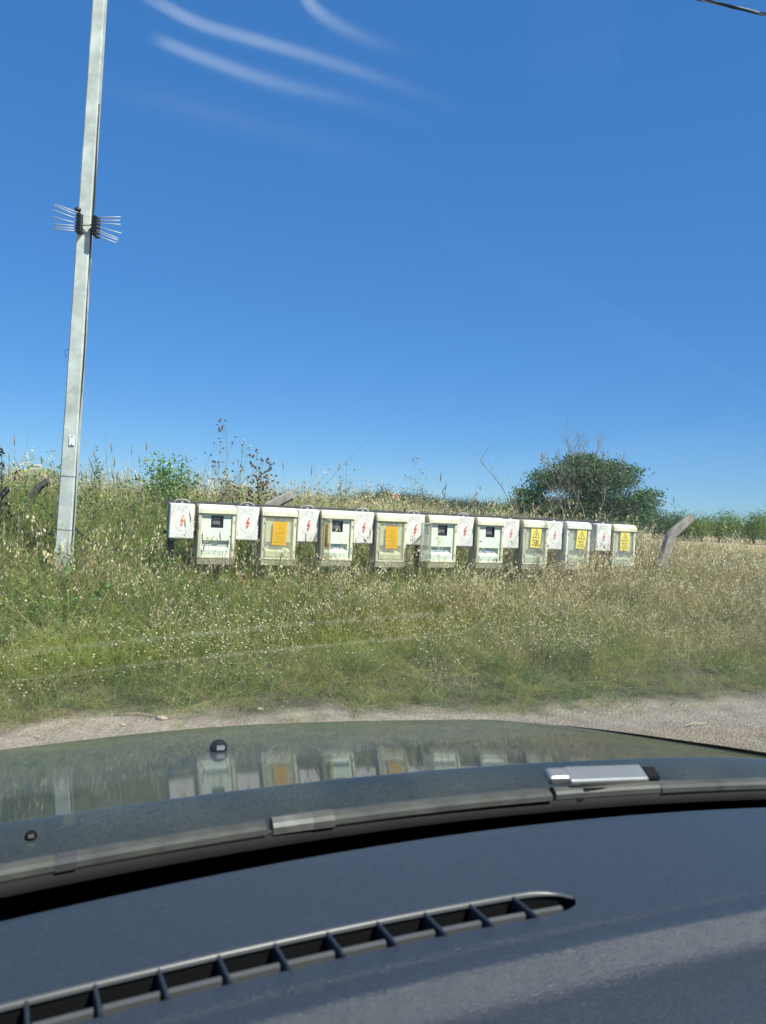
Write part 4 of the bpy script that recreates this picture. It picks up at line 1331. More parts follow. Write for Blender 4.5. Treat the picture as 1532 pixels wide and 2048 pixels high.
# ------------------------------------------------------------------ single plants standing out against the sky
def plant(name, label, base_px, top_px, Y, nst, spread, leafm, headm, leafn=40, leafs=0.03, headn=20, heads=0.02, kind='spike', seed=0, cat='weed', sm='g_stem', leaf_lo=0.1, w0=0.004):
    random.seed(seed)
    bpx = at(base_px[0], base_px[1], Y); tp = at(top_px[0], top_px[1], Y)
    gz = float(ground_z(bpx.x, Y)) - 0.02
    o = empty(name, (bpx.x, Y, gz))
    H = tp.z - gz
    b = MB(); lf = MB(); hd = MB()
    dx = tp.x - bpx.x
    for s in range(nst):
        hh = H * (1.0 if s == 0 else random.uniform(0.62, 0.95))
        tx = dx + (0 if s == 0 else random.uniform(-spread, spread)); ty = 0 if s == 0 else random.uniform(-spread, spread)
        pts = [Vector((tx * t ** 1.6 + 0.012 * math.sin(t * 9 + s), ty * t ** 1.6, hh * t)) for t in np.linspace(0, 1, 9)]
        b.tube(pts, [w0 * (1 - 0.75 * i / 8) for i in range(9)], n=4, caps=False)
        tips = [(pts[-1], (pts[-1] - pts[-2]).normalized())]
        if kind in ('branch', 'umbel', 'dry'):
            for k in range(9 if kind != 'umbel' else 7):
                t = random.uniform(0.55, 0.97); i = int(t * 8); p = pts[i].lerp(pts[min(8, i + 1)], t * 8 - i)
                dd = (Vector((random.uniform(-1, 1), random.uniform(-1, 1), random.uniform(0.5, 1.3)))).normalized()
                L_ = (1 - t + 0.12) * hh * 0.42
                e = p + dd * L_
                b.tube([p, p.lerp(e, 0.5) + Vector((0, 0, -0.008)), e], [w0 * 0.4, w0 * 0.3, w0 * 0.2], n=3, caps=False)
                tips.append((e, dd))
                if kind != 'umbel':
                    for kk in range(2):
                        e2 = p.lerp(e, random.uniform(0.4, 0.9)) + rdir(0) * L_ * 0.35
                        b.tube([p.lerp(e, 0.5), e2], [w0 * 0.22, w0 * 0.15], n=3, caps=False); tips.append((e2, dd))
        for (tp_, d_) in tips:
            if kind == 'spike': spindle(hd, tp_ - d_ * 0.02, d_, random.uniform(0.09, 0.14), 0.0075)
            elif kind == 'umbel':
                for k in range(16):
                    e = tp_ + (d_ + rdir(-0.1) * 0.8).normalized() * random.uniform(0.02, 0.045)
                    b.tube([tp_, e], [0.0008, 0.0006], n=3, caps=False)
                    leafq(hd, e, rdir(-0.3), heads * 0.6, heads * 0.5)
            elif headn:
                for k in range(3):
                    hd.ball(tp_ + rdir(-1) * heads * 0.5, heads * random.uniform(0.35, 0.6), 6, 4)
        for k in range(leafn):
            t = leaf_lo + (1 - leaf_lo) * random.random() ** 1.2; i = min(7, int(t * 8)); p = pts[i].lerp(pts[i + 1], t * 8 - i)
            leafq(lf, p + rdir(-1) * 0.01, (rdir(-0.3) + Vector((0, 0, 0.3))), leafs * random.uniform(0.6, 1.4) * (1.3 - 0.7 * t), leafs * 0.3)
    b.build('stem', M[sm], o)
    if lf.v: lf.build('leaf_cluster', M[leafm], o)
    if hd.v: hd.build('flower_head', M[headm], o)
    return tag(o, label, cat)


plant('tall_weed', 'tallest loose weed with dotted seed heads above the left cabinets', (462, 1010), (450, 842), 8.9, 4, 0.10, 'leaf_grey', 'brown_head', 60, 0.035, 1, 0.016, 'branch', 1)
plant('tall_weed', 'white flowering weed leaning right beside the tallest weed', (470, 1010), (484, 892), 8.9, 3, 0.12, 'leaf_grey', 'white_petal', 50, 0.03, 1, 0.018, 'umbel', 2)
plant('thistle', 'brown thistle with spiky heads right of the tallest weed', (530, 1010), (512, 900), 8.8, 4, 0.10, 'leaf_grey', 'brown_head', 70, 0.045, 1, 0.022, 'branch', 3)
plant('umbel_weed', 'pale green umbel weed standing alone above the open right-angle door', (690, 1005), (692, 930), 9.4, 4, 0.07, 'leaf_grey', 'white_petal', 40, 0.035, 1, 0.020, 'umbel', 4)
plant('dry_weed', 'thin reddish dry weed above the middle cabinets', (850, 1020), (826, 922), 9.4, 4, 0.12, 'straw', 'foxtail', 10, 0.03, 1, 0.011, 'dry', 5, sm='straw', w0=0.003)
plant('dry_weed', 'thin dry weed with dark spikes right of the reddish one', (860, 1020), (880, 960), 9.4, 5, 0.10, 'straw', 'brown_head', 10, 0.03, 1, 0.01, 'spike', 6, sm='straw', w0=0.003)
plant('tall_weed', 'upright leafy green weed just right of the pole', (185, 1000), (192, 893), 8.2, 4, 0.09, 'leaf', 'leaf_grey', 120, 0.05, 0, 0.015, 'leafy', 7)
plant('tall_weed', 'dark thin weed with dotted tips immediately left of the pole', (120, 1000), (124, 885), 8.2, 4, 0.10, 'leaf_grey', 'brown_head', 20, 0.03, 1, 0.012, 'branch', 8)
plant('tall_weed', 'dark spiky weed near the left edge in front of the mossy roofed house', (30, 1000), (28, 888), 8.2, 4, 0.14, 'leaf_grey', 'brown_head', 20, 0.03, 1, 0.012, 'spike', 9)
plant('dock_weed', 'reddish brown seeding dock cut by the left edge', (2, 1000), (3, 905), 7.6, 3, 0.05, 'brown_head', 'brown_head', 160, 0.03, 1, 0.018, 'dry', 10, leaf_lo=0.65)
for i, (bx, tx, ty_, Y, n_) in enumerate(((240, 222, 900, 8.3, 8), (285, 292, 898, 8.4, 9), (270, 262, 905, 8.5, 8), (400, 372, 918, 8.7, 5), (430, 437, 935, 8.7, 6), (590, 566, 935, 8.9, 5), (610, 622, 948, 9.0, 6), (1347, 1347, 1004, 10.5, 1))):
    lab = ['left foxtail clump of the tall three right of the pole', 'right foxtail clump of the tall three right of the pole, darkest spikes', 'middle foxtail clump of the tall three right of the pole', 'sparse foxtails leaning left above the first cabinet', 'foxtail clump at the foot of the tallest weed', 'sparse foxtails left of the slanted concrete post end', 'foxtail clump right of the slanted concrete post end', 'single lone seed stalk rising above the bushes left of the bent post'][i]
    plant('foxtail_clump', lab, (bx, 1000), (tx, ty_), Y, n_, 0.17, 'g_green', 'foxtail', 6, 0.05, 1, 0.02, 'spike', 40 + i, cat='grass clump', sm='g_stem', w0=0.0028)['group'] = 'foxtail clumps against the sky'
for i, (bx, by, tx, ty_, Y, n_, lab) in enumerate(((452, 1150, 440, 1078, 7.12, 9, 'seed grass standing in front of the doorless left end cabinet, casting its dotted shadows'), (392, 1140, 380, 1040, 7.1, 6, 'seed grass in front of the left end lightning box'), (600, 1150, 610, 1085, 7.7, 6, 'seed grass between the first orange plate cabinet and the open door'))):
    plant('foxtail_clump', lab, (bx, by), (tx, ty_), Y, n_, 0.13, 'g_green', 'foxtail', 5, 0.05, 1, 0.02, 'spike', 60 + i, cat='grass clump', sm='g_stem', w0=0.0024)
# leafy bush behind the first box
bb = at(342, 990, 9.0)
o = empty('leafy_bush', (bb.x, 9.0, 0.3)); tag(o, 'bright green leafy bush above the first lightning box', 'bush')
cl = [((at(a_, c_, 9.0) - Vector((bb.x, 9.0, 0.3))), (r_, 0.2, r_ * 0.9)) for a_, c_, r_ in ((330, 950, 0.12), (318, 945, 0.07), (350, 960, 0.12), (368, 972, 0.10), (340, 978, 0.16), (325, 975, 0.12))]
me = leaf_cloud_mesh('foliage', [(tuple(c_), r_) for c_, r_ in cl], 1500, 0.045, M['leaf'], 77)
q = bpy.data.objects.new('foliage', me); COL.objects.link(q); q.parent = o
b = MB()
for k in range(5): b.tube([(0, 0, -0.1), (random.uniform(-.15, .1), 0, 0.95)], [0.008, 0.003], n=4)
b.build('stem', M['g_stem'], o)
# bare dead branch against the sky
b = MB(); random.seed(3)
p0 = at(1035, 1045, 9.8)
path = [at(*q) for q in ((1035, 1045, 9.8), (1010, 985, 9.8), (985, 950, 9.8), (965, 928, 9.8), (946, 905, 9.8))]
b.tube([q - p0 for q in smooth_path(path, 4)], [0.007 - 0.0055 * i / 16 for i in range(17)], n=4, caps=False)
for f in (0.25, 0.4, 0.55, 0.7, 0.8, 0.9):
    q = smooth_path(path, 10)[int(f * 40)] - p0
    branchy(b, q, Vector((random.choice((-1, 1)) * 0.5, 0, 0.9)).normalized(), 0.16, 0.003, 2, 0.5, n=3)
for a_, c_, e_, f_ in ((1040, 1050, 995, 915), (1048, 1050, 1022, 940)):
    q0 = at(a_, c_, 9.9) - p0; q1 = at(e_ + 20, f_ + 30, 9.9) - p0
    b.tube([q0, q0.lerp(q1, 0.5) + Vector((0.02, 0, 0)), q1], [0.005, 0.003, 0.001], n=3, caps=False)
o = b.build('dead_branch', M['deadwood']); o.location = p0
tag(o, 'thin bare dead branch leaning left against the sky beside the big tree', 'branch')

# stones and straws on the verge
for i, (px_, py_, s_, lab) in enumerate(((322, 1450, 0.026, 'pale flat stone at the verge edge above the washer nozzle'), (75, 1484, 0.014, 'small white stone on gravel at the left'), (520, 1427, 0.018, 'pale stone on the verge left of centre'), (1095, 1450, 0.020, 'whitish broken stone on the gravel right of centre'), (245, 1462, 0.013, 'small grey stone on the gravel left of the pale flat stone'))):
    d_ = at(px_, py_, 5.0) - Vector((0, 0, EYE)); t_ = -EYE / d_.z; q = Vector((0, 0, EYE)) + d_ * t_
    b = MB(); random.seed(i); b.ball((0, 0, 0), (s_ * 1.3, s_ * 0.9, s_ * 0.6), 9, 6)
    b.v = [tuple(Vector(v) * random.uniform(0.82, 1.15)) for v in b.v]; b.sm = [False] * len(b.f)
    o = b.build('stone', M['stone']); o.location = (q.x, q.y, float(ground_z(q.x, q.y)) + s_ * 0.3); tag(o, lab, 'stone', 'stones on the gravel verge')
for i, (a_, c_, e_, f_, lab) in enumerate(((228, 1443, 345, 1447, 'long dry straw lying on the verge at the left'), (1370, 1452, 1415, 1447, 'pale twig lying on the gravel at the right'))):
    def gp(x_, y_):
        d_ = at(x_, y_, 5.0) - Vector((0, 0, EYE)); q = Vector((0, 0, EYE)) + d_ * (-EYE / d_.z); return Vector((q.x, q.y, float(ground_z(q.x, q.y)) + 0.012))
    q0, q1 = gp(a_, c_), gp(e_, f_)
    thing_tube('twig', [q0, q0.lerp(q1, 0.4) + Vector((0, 0.02, 0.006)), q0.lerp(q1, 0.7) + Vector((0, -0.01, 0.004)), q1], [0.004, 0.0035, 0.003, 0.002], M['oat'], lab, 'twig', n=5)

# ------------------------------------------------------------------ the car the photo is taken from
YAW = R(23)
car = empty('car', (0, 0, 0), YAW)
tag(car, 'dark grey car seen from inside over its dashboard and hood', 'car')
BC = 0.42
Z = EYE


def paint_mat():
    m, n, l, b = new_mat('dark_car_paint')
    b.inputs['Base Color'].default_value = (0.018, 0.030, 0.036, 1)
    b.inputs['Metallic'].default_value = 0.25
    b.inputs['Roughness'].default_value = 0.35
    b.inputs['Coat Weight'].default_value = 1.0
    b.inputs['Coat IOR'].default_value = 1.6
    tc = n.new('ShaderNodeTexCoord')
    nz = n.new('ShaderNodeTexNoise'); nz.inputs['Scale'].default_value = 260; nz.inputs['Detail'].default_value = 3
    l.new(tc.outputs['Object'], nz.inputs['Vector'])
    n2 = n.new('ShaderNodeTexNoise'); n2.inputs['Scale'].default_value = 7; n2.inputs['Detail'].default_value = 6
    l.new(tc.outputs['Object'], n2.inputs['Vector'])
    # dust film
    mu = n.new('ShaderNodeMath'); mu.operation = 'MULTIPLY'
    l.new(nz.outputs['Fac'], mu.inputs[0]); l.new(n2.outputs['Fac'], mu.inputs[1])
    mr = n.new('ShaderNodeMapRange'); mr.inputs['From Min'].default_value = 0.15; mr.inputs['From Max'].default_value = 0.5; mr.inputs['To Min'].default_value = 0.12; mr.inputs['To Max'].default_value = 0.44
    l.new(mu.outputs[0], mr.inputs['Value'])
    df = n.new('ShaderNodeBsdfDiffuse'); df.inputs['Color'].default_value = (0.19, 0.20, 0.17, 1)
    ms = n.new('ShaderNodeMixShader'); l.new(mr.outputs[0], ms.inputs[0]); l.new(b.outputs[0], ms.inputs[1]); l.new(df.outputs[0], ms.inputs[2])
    cr_ = n.new('ShaderNodeMapRange'); cr_.inputs['To Min'].default_value = 0.02; cr_.inputs['To Max'].default_value = 0.06
    l.new(n2.outputs['Fac'], cr_.inputs['Value']); l.new(cr_.outputs[0], b.inputs['Coat Roughness'])
    l.new(ms.outputs[0], n['Material Output'].inputs['Surface'])
    return m


M['paint'] = paint_mat()
M['rubber'] = plain('black_rubber', (0.010, 0.010, 0.011), 0.7, var=0.2, spec=0.2)
M['wiper'] = plain('worn_wiper_plastic', (0.09, 0.093, 0.085), 0.42, var=0.3, scale=30, dirt=(0.16, 0.15, 0.12), dirt_amt=0.6)
M['wiper_light'] = plain('faded_wiper_plastic', (0.15, 0.15, 0.14), 0.4, var=0.3, scale=40)
M['arm'] = plain('bare_metal', (0.50, 0.50, 0.48), 0.36, metal=0.75, var=0.08)
M['frit'] = plain('black_frit', (0.003, 0.003, 0.003), 0.9, var=0.0, spec=0.05)
M['seat'] = plain('seat_cloth', (0.02, 0.021, 0.024), 0.95, spec=0.1)
M['headliner'] = plain('headliner', (0.16, 0.16, 0.155), 0.95)
M['dash'] = plain('dark_dash_plastic', (0.032, 0.037, 0.047), 0.25, var=0.18, scale=420, bump=0.55, bscale=600, dirt=(0.10, 0.105, 0.11), dirt_amt=0.15, spec=0.5)
M['vent_dark'] = plain('vent_black', (0.006, 0.006, 0.007), 0.5)
M['vent_rim'] = plain('vent_rim', (0.085, 0.085, 0.085), 0.32, var=0.1)


def hood_z(a, b_):
    s = a - 0.975
    u = (b_ - BC)
    lat = 0.014 * (u / 0.7) ** 2 + 0.10 * max(0, abs(u) / 0.7 - 0.80) ** 2
    if s >= 0:
        z = -0.375 - (0.181 * s + 0.150 * s ** 4 / 4)
        z -= 2.2 * max(0, s - 1.08) ** 2
    else:
        z = -0.375 + 0.05 * s - 2.6 * s * s
    return Z + z - lat * (1.0 if s < 0 else 1 + 0.4 * s)


aa = list(np.linspace(0.885, 0.96, 8)) + list(np.linspace(0.968, 0.985, 6)) + list(np.linspace(1.0, 2.05, 40)) + list(np.linspace(2.08, 2.3, 10))
bbv = np.linspace(BC - 0.79, BC + 0.79, 53)
hood = MB()


def base_a(b_):  # plan curve of the windshield foot
    return -0.19 * (b_ - BC) ** 2


P = []
for a_ in aa:
    rowp = []
    for b_ in bbv:
        u = (b_ - BC) / 0.79
        a2 = a_ + base_a(b_) * max(0, (2.3 - a_) / 1.4) * 0.55 - 0.25 * max(0, (a_ - 1.7) / 0.6) * u ** 2
        rowp.append(Vector((b_, a2, hood_z(a_, b_))))
    P.append(rowp)
hood.grid(P)
ho = hood.build('hood', M['paint'], car)
sd = ho.modifiers.new('thickness', 'SOLIDIFY'); sd.thickness = 0.02; sd.offset = -1
# fenders, nose and doors below the hood line
body = MB()
for s in (-1, 1):
    Pf = []
    for a_ in np.linspace(-1.2, 2.3, 30):
        r_ = []
        bb_ = BC + s * 0.795
        zt = (hood_z(max(0.9, a_), bb_)) - 0.004
        if a_ < 0.9: zt = Z - 0.42
        aq = a_ - 0.25 * max(0, (a_ - 1.7) / 0.6)
        for w_, zz in ((0, zt), (0.02, zt - 0.015), (0.09, zt - 0.10), (0.13, zt - 0.25), (0.12, 0.30), (0.08, 0.22)):
            r_.append(Vector((bb_ + s * w_, aq, zz)))
        Pf.append(r_)
    body.grid(Pf)
Pn = []
for b_ in np.linspace(BC - 0.795, BC + 0.795, 20):
    u = (b_ - BC) / 0.79; aq = 2.3 - 0.25 * u ** 2; zt = hood_z(2.3, b_)
    Pn.append([Vector((b_, aq, zt)), Vector((b_, aq + 0.05, zt - 0.06)), Vector((b_, aq + 0.06, 0.45)), Vector((b_, aq + 0.02, 0.25))])
body.grid(Pn)
bo = body.build('body', M['paint'], car)
for s in (-1, 1):
    for a_ in (1.55,):
        w = MB(); w.tube([(BC + s * 0.66, a_, 0.31), (BC + s * 0.86, a_, 0.31)], 0.31, n=28); w.tube([(BC + s * 0.855, a_, 0.31), (BC + s * 0.865, a_, 0.31)], 0.19, n=20, m=1)
        w.build('wheel', [M['rubber'], M['arm']], car)

# cowl between hood and glass
P = []
for b_ in np.linspace(BC - 0.74, BC + 0.74, 30):
    k_ = base_a(b_)
    P.append([Vector((b_, 0.96 + k_ * 0.6, Z - 0.435)), Vector((b_, 0.91 + k_, Z - 0.44)), Vector((b_, 0.885 + k_, Z - 0.425)), Vector((b_, 0.86 + k_, Z - 0.41))])
cw = MB(); cw.grid(P); cw.build('cowl_panel', M['rubber'], car)

# windshield, one curved sheet
SL = 0.73


def glass_pt(b_, z, off=0.0):
    a_ = 0.86 + base_a(b_) - (z + 0.39) / SL
    nrm = Vector((0, SL, 1)).normalized()
    return Vector((b_, a_, Z + z)) + nrm * off


gm, n, l, b0 = new_mat('windshield_glass')
tr = n.new('ShaderNodeBsdfTransparent'); tr.inputs['Color'].default_value = (0.90, 0.95, 0.93, 1)
gl = n.new('ShaderNodeBsdfGlossy'); gl.inputs['Roughness'].default_value = 0.0
lw = n.new('ShaderNodeLayerWeight'); lw.inputs['Blend'].default_value = 0.5
pw = n.new('ShaderNodeMath'); pw.operation = 'POWER'; pw.inputs[1].default_value = 5
ma = n.new('ShaderNodeMath'); ma.operation = 'MULTIPLY_ADD'; ma.inputs[1].default_value = 1.25; ma.inputs[2].default_value = 0.10; ma.use_clamp = True
l.new(lw.outputs['Facing'], pw.inputs[0]); l.new(pw.outputs[0], ma.inputs[0])
ms = n.new('ShaderNodeMixShader'); l.new(ma.outputs[0], ms.inputs[0]); l.new(tr.outputs[0], ms.inputs[1]); l.new(gl.outputs[0], ms.inputs[2])
# thin dust layer
tc = n.new('ShaderNodeTexCoord'); nz = n.new('ShaderNodeTexNoise'); nz.inputs['Scale'].default_value = 5; nz.inputs['Detail'].default_value = 5
l.new(tc.outputs['Object'], nz.inputs['Vector'])
mr = n.new('ShaderNodeMapRange'); mr.inputs['From Min'].default_value = 0.35; mr.inputs['From Max'].default_value = 0.75; mr.inputs['To Min'].default_value = 0.003; mr.inputs['To Max'].default_value = 0.03
l.new(nz.outputs['Fac'], mr.inputs['Value'])
df = n.new('ShaderNodeBsdfDiffuse'); df.inputs['Color'].default_value = (0.5, 0.5, 0.48, 1)
m2 = n.new('ShaderNodeMixShader'); l.new(mr.outputs[0], m2.inputs[0]); l.new(ms.outputs[0], m2.inputs[1]); l.new(df.outputs[0], m2.inputs[2])
l.new(m2.outputs[0], n['Material Output'].inputs['Surface'])
M['glass'] = gm
gbm = MB()
gbm.grid([[glass_pt(b_, z) for b_ in np.linspace(BC - 0.70, BC + 0.70, 41)] for z in np.linspace(-0.392, 0.30, 28)])
wso = gbm.build('windshield', M['glass'], car)
fbm = MB()
fbm.grid([[glass_pt(b_, z, -0.001) for b_ in np.linspace(BC - 0.70, BC + 0.70, 41)] for z in (-0.470, -0.430, -0.3925)])
fbm.build('windshield_seal', M['frit'], car)
# glare streaks painted as translucent strips on the inside of the glass
gm, n, l, b0 = new_mat('painted_glare')
at_ = n.new('ShaderNodeAttribute'); at_.attribute_name = 'film'  # strength of the painted glare, point by point
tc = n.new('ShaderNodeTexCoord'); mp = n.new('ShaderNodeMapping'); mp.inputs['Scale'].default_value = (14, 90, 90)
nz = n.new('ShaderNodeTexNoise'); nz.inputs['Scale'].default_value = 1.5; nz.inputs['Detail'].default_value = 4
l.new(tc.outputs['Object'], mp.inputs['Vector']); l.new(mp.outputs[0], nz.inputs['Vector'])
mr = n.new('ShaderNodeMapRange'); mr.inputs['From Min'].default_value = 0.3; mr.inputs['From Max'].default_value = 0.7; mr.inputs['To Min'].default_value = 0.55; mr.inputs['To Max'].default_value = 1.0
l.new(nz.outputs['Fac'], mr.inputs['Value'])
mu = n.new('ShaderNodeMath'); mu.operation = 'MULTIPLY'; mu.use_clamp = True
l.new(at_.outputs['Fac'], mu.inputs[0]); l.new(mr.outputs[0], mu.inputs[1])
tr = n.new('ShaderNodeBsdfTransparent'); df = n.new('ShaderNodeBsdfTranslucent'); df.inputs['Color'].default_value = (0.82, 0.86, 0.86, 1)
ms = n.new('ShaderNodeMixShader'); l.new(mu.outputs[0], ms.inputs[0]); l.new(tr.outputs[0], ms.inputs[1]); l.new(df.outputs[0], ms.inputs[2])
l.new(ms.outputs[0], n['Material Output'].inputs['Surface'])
M['glare'] = gm
Ri3 = Matrix.Rotation(-YAW, 3, 'Z')


def glass_hit(px_, py_):
    d_ = Ri3 @ (at(px_, py_, 1.0) - Vector((0, 0, EYE)))
    t_ = 0.0
    for _ in range(40):
        q = d_ * t_
        a_g = 0.86 + base_a(q.x) - (q.z + 0.39) / SL
        t_ += (a_g - q.y) * 0.5
    q = d_ * t_
    return q + Vector((0, 0, EYE)) + Vector((0, -SL, -1)).normalized() * 0.0006


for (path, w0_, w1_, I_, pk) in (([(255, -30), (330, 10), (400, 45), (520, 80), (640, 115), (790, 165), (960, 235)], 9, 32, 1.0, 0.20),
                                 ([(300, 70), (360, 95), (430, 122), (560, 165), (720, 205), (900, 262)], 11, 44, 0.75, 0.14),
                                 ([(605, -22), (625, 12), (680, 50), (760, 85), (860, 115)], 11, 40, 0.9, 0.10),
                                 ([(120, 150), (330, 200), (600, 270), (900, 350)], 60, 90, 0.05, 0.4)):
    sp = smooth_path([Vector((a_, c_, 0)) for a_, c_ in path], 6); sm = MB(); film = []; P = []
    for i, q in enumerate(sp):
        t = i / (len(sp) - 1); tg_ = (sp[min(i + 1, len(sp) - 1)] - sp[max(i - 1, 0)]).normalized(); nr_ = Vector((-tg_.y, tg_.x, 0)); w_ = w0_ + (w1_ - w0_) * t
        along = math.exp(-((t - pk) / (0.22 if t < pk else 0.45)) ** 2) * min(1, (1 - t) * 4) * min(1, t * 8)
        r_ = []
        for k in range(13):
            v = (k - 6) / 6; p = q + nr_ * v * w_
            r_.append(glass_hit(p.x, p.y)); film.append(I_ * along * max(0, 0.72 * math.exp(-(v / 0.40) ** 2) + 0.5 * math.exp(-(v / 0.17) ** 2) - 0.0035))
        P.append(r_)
    sm.grid(P); so = sm.build('glare_streak', M['glare'], wso)
    fa = so.data.attributes.new('film', 'FLOAT', 'POINT'); fa.data.foreach_set('value', film)  # painted glare fades across and along each strip
# roof, header and pillars
rb = MB()
P = []
for b_ in np.linspace(BC - 0.66, BC + 0.66, 20):
    u = (b_ - BC) / 0.66
    P.append([Vector((b_, a_ + base_a(b_), Z + 0.30 + 0.05 * math.sin(min(1, (0.0 - a_) / 0.9) * 1.5) - 0.05 * u ** 4)) for a_ in (-0.02, -0.06, -0.15, -0.4, -0.8, -1.3, -1.7)])
rb.grid(P); ro = rb.build('roof', M['headliner'], car)
sd = ro.modifiers.new('thickness', 'SOLIDIFY'); sd.thickness = 0.03; sd.offset = 0
for s in (-1, 1):
    q = MB(); q.tube([glass_pt(BC + s * 0.72, z, 0.0) for z in (-0.46, -0.2, 0.0, 0.3)], 0.035, n=8); q.build('pillar', M['paint'], car)

# cabin floor, seats and steering wheel below the frame
q = MB(); q.box(BC - 0.70, BC + 0.70, -1.6, 0.70, 0.24, 0.28); q.box(BC - 0.70, BC + 0.70, 0.60, 0.66, 0.2801, Z - 0.47); q.box(BC - 0.70, BC + 0.70, -1.66, -1.601, 0.24, Z - 0.25)
q.build('cabin_floor', M['rubber'], car)
q = MB(); q.rbox(BC - 0.13, BC + 0.13, -0.70, 0.45, 0.281, 0.66, bev=0.03, seg=2); q.rbox(BC - 0.69, BC - 0.58, -1.3, 0.58, 0.281, 0.95, bev=0.03, seg=2); q.rbox(BC + 0.58, BC + 0.69, -1.3, 0.58, 0.281, 0.95, bev=0.03, seg=2)
q.build('door_trim', M['seat'], car)
for s in (0.02, 0.80):
    q = MB(); q.rbox(s - 0.25, s + 0.25, -0.52, -0.02, 0.30, 0.55, bev=0.06, seg=3); q.rbox(s - 0.24, s + 0.24, -0.68, -0.525, 0.50, 1.15, bev=0.06, seg=3)
    q.build('seat', M['seat'], car)

# washer nozzles
def on_hood(px_, py_):
    d_ = (at(px_, py_, 1.0) - Vector((0, 0, EYE))); Ri = Matrix.Rotation(-YAW, 3, 'Z'); d_ = Ri @ d_
    t_ = 0.5
    while t_ < 4:
        q = d_ * t_
        if q.z + EYE < hood_z(q.y - base_a(q.x) * 0.5, q.x): break
        t_ += 0.002
    return q + Vector((0, 0, EYE))


for (px_, py_, r_) in ((437, 1502, 0.0145), (62, 1676, 0.0062)):
    q = on_hood(px_, py_)
    w = MB(); w.ball(q + Vector((0, 0, r_ * 0.35)), (r_ * 1.05, r_ * 1.2, r_), 16, 10)
    w.box(q.x - r_ * 0.45, q.x + r_ * 0.45, q.y - r_ * 1.25, q.y - r_ * 0.8, q.z + r_ * 0.5, q.z + r_ * 0.95, m=1)
    w.build('washer_nozzle', [M['rubber'], M['arm']], ho)

# wiper
def wip(b_, dz=0.0, da=0.0):
    p = glass_pt(b_, -0.384, 0.0)
    return Vector((b_, p.y + da, p.z + dz))


def wiper_seg(b0_, b1_, w0_, w1_, h, mat, name, da=0.0, dz=0.0, m2_=None):
    P = []
    for b_ in np.linspace(b0_, b1_, 14):
        t = (b_ - b0_) / (b1_ - b0_); ww = w0_ + (w1_ - w0_) * t
        c_ = wip(b_, 0.012 + dz, da + 0.005)
        prof = [(-ww, -h), (-ww, 0), (-ww * 0.6, h * 0.5), (0, h), (ww * 0.8, h * 0.7), (ww, 0), (ww, -h), (-ww, -h)]
        P.append([c_ + Vector((0, u, v)) for u, v in prof])
    q = MB(); q.grid(P, smooth=False); q.add(P[0][:7], [list(range(7))]); q.add(P[-1][:7], [list(range(7))])
    return q.build(name, mat, wp)


wp = MB()
P = []
for b_ in np.linspace(-0.30, 1.10, 40):
    c_ = wip(b_, 0.0)
    P.append([c_ + Vector((0, u, v)) for u, v in ((-0.004, -0.010), (-0.003, 0.004), (0.003, 0.004), (0.004, -0.010))])
wp.grid(P); wp = wp.build('wiper_blade', M['rubber'], car)
wiper_seg(-0.32, 0.015, 0.0085, 0.010, 0.006, M['wiper'], 'blade_cover')
wiper_seg(0.015, 0.035, 0.011, 0.011, 0.0072, M['dark_steel'], 'joint')
wiper_seg(0.035, 0.235, 0.0105, 0.011, 0.006, M['wiper'], 'blade_cover')
wiper_seg(0.243, 0.292, 0.010, 0.011, 0.0078, M['wiper_light'], 'clip')
wiper_seg(0.292, 0.318, 0.0115, 0.0115, 0.008, M['wiper'], 'joint')
wiper_seg(0.318, 0.62, 0.011, 0.012, 0.006, M['wiper'], 'blade_cover')
wiper_seg(0.628, 0.81, 0.009, 0.009, 0.0065, M['wiper'], 'bridge')
wiper_seg(0.79, 1.10, 0.011, 0.010, 0.006, M['wiper'], 'blade_cover')
wa = MB(); wa.rbox(0.0, 0.128, -0.016, 0.014, -0.005, 0.005, bev=0.0045, seg=4)
wa.rbox(-0.030, 0.004, -0.011, 0.011, -0.007, 0.007, bev=0.005)
wao = wa.build('wiper_arm', M['arm'], car)
c_ = wip(0.652, 0.030, 0.014); wao.location = c_; wao.rotation_euler = (R(28), R(2), R(-4))
q = MB(); q.rbox(0.126, 0.150, -0.012, 0.010, -0.010, 0.004, bev=0.003, seg=1); q.rbox(0.018, 0.112, -0.024, -0.0155, -0.020, -0.004, bev=0.003, seg=1)
q.build('arm_hinge', M['rubber'], wao)
wa = MB(); wa.box(0.0, 0.06, -0.01, 0.01, -0.012, 0.0); q = wa.build('clip', M['rubber'], wp); q.location = wip(0.66, 0.012, 0.006)

# dashboard with the defroster slot cut through it
VB0, VB1 = -0.55, 0.452
VA0, VA1 = 0.548, 0.586


def vent_a(b_):
    return 0.003 - 0.10 * (b_ - 0.35) ** 2


def slot_hw(b_):  # half width of the slot near its rounded right end
    if b_ > VB1 - 0.05:
        t = (b_ - (VB1 - 0.05)) / 0.05
        return 0.018 * math.sqrt(max(0.0, 1 - t ** 2.2))
    return 0.018


DZ = Z - 0.35
# profile of the dash past its far crease: a small step, a flat, then the rounded ridge facing the seats
_S = np.linspace(0, 0.6, 601)
_SL = np.interp(_S, [0, 0.004, 0.009, 0.013, 0.027, 0.030, 0.039, 0.045, 0.056, 0.12, 0.16, 0.20, 0.6], [0.0, 0.35, 0.05, 0.06, 0.12, 0.86, 0.98, 0.40, 0.12, 0.10, 0.5, 3.0, 3.0])
_ZS = np.concatenate([[0], np.cumsum((_SL[1:] + _SL[:-1]) / 2 * (_S[1] - _S[0]))])


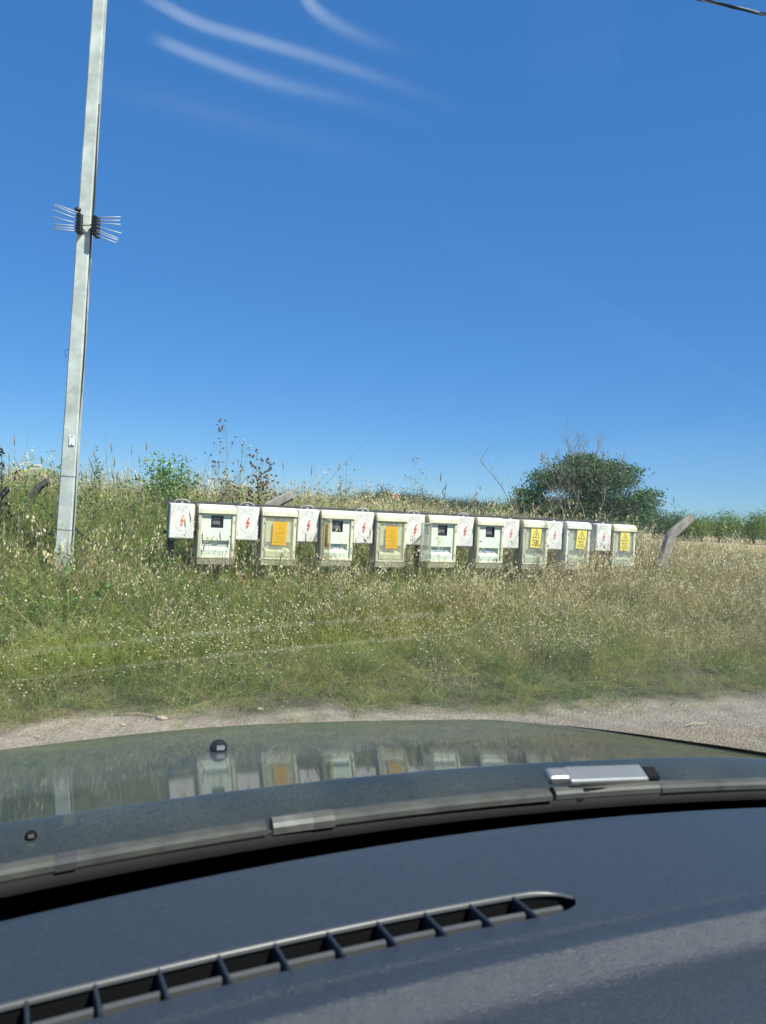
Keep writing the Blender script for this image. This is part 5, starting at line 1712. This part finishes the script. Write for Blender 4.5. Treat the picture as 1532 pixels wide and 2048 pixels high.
def dash_surf(a_, b_):
    """height of the dash top"""
    edge = 0.535 - 0.05 * (b_ - BC) ** 2
    z = DZ - 0.012 * ((b_ - BC) / 0.6) ** 2
    if a_ < edge:
        z -= float(np.interp(edge - a_, _S, _ZS))
    return z


db = MB()
bs = list(np.linspace(-0.6, VB1 - 0.05, 60)) + list(np.linspace(VB1 - 0.048, VB1, 12)) + list(np.linspace(VB1 + 0.005, 1.25, 50))


def strip(fn_list):
    db.grid([[fn(b_) for fn in fn_list] for b_ in bs])


def dp(a_, b_):
    return Vector((b_, a_, dash_surf(a_, b_)))


# far part: from slot back edge to the windshield end
rows = []
for b_ in bs:
    vc = 0.567 + vent_a(b_); hw = slot_hw(b_) if b_ < VB1 else 0.0
    far_end = 0.722 + base_a(b_) * 0.8
    r_ = [dp(vc + hw + (far_end - vc - hw) * t, b_) for t in np.linspace(0, 1, 9)]
    r_ += [Vector((b_, far_end + 0.006, r_[-1].z - 0.006)), Vector((b_, far_end + 0.008, r_[-1].z - 0.08))]
    rows.append(r_)
db.grid(rows)
rows = []
for b_ in bs:
    vc = 0.567 + vent_a(b_); hw = slot_hw(b_) if b_ < VB1 else 0.0
    r_ = [dp(vc - hw - t, b_) for t in (0, 0.004, 0.009)] + [dp(0.55 + vent_a(b_) * 0.5 - t, b_) for t in np.linspace(0.012, 0.40, 110)]
    r_.sort(key=lambda p: -p.y)
    rows.append(r_)
db.grid(rows)
do = db.build('dashboard', M['dash'], car)
gt = MB(); gt.grid([[Vector((b_, 0.722 + base_a(b_) * 0.8 + 0.0065, DZ - 0.02)), Vector((b_, 0.80 + base_a(b_), DZ - 0.11)), Vector((b_, 1.01 + base_a(b_), DZ - 0.12))] for b_ in np.linspace(BC - 0.72, BC + 0.72, 30)])
gt.build('gutter', M['frit'], car)
# the well under the slot
vw = MB(); rows = []
for b_ in bs:
    if b_ > VB1: break
    vc = 0.567 + vent_a(b_); hw = slot_hw(b_) + 0.0005; z = dash_surf(vc, b_)
    rows.append([Vector((b_, vc + hw, z - 0.0005)), Vector((b_, vc + hw, z - 0.05)), Vector((b_, vc - hw, z - 0.05)), Vector((b_, vc - hw, z - 0.0005))])
vw.grid(rows, smooth=False)
vo = vw.build('defroster_vent', M['vent_dark'], car)
# raised far rim
rim = MB(); P = []
for b_ in np.linspace(VB0, VB1 - 0.0005, 120):
    vc = 0.567 + vent_a(b_); hw = slot_hw(b_); z = dash_surf(vc, b_)
    taper = min(1, max(0.05, (VB1 - b_) / 0.03))
    P.append([Vector((b_, vc + hw + 0.0035, z - 0.001)), Vector((b_, vc + hw + 0.003, z + 0.0022 * taper)), Vector((b_, vc + hw + 0.0005, z + 0.003 * taper)), Vector((b_, vc + hw - 0.0015, z + 0.0015 * taper)), Vector((b_, vc + hw - 0.0018, z - 0.001))])
rim.grid(P); rim.build('rim', M['vent_rim'], vo)
nr = 0
b_ = 0.398
ribs = []
while b_ > -0.5:
    vc = 0.567 + vent_a(b_); hw = 0.0182; z = dash_surf(vc, b_)
    q = MB(); q.prism([(-0.0016, -0.02), (-0.0016, 0), (-0.0007, 0.0015), (0.0007, 0.0015), (0.0016, 0), (0.0016, -0.02)], 'y', -hw, hw)
    o = q.build('rib', M['dash'], vo); o.location = (b_, vc, z + 0.0005); o.rotation_euler = (0, 0, R(4))
    ribs.append(b_); b_ -= 0.0445
ends = [VB1 - 0.012] + ribs
for i in range(len(ends) - 1):
    hi, lo = ends[i] - 0.003, ends[i + 1] + 0.003
    if i == 0: hi = VB1 - 0.018
    q = MB(); P = []
    for b_ in np.linspace(lo, hi, 5):
        vc = 0.567 + vent_a(b_) - 0.004; z = dash_surf(vc, b_) - 0.003
        P.append([Vector((b_, vc + u, z + v)) for u, v in ((0.0032, -0.009), (0.0032, 0.0), (0.0, 0.0014), (-0.0032, 0.0), (-0.0032, -0.009))])
    q.grid(P, smooth=False); q.build('slat', M['vent_rim'], vo)
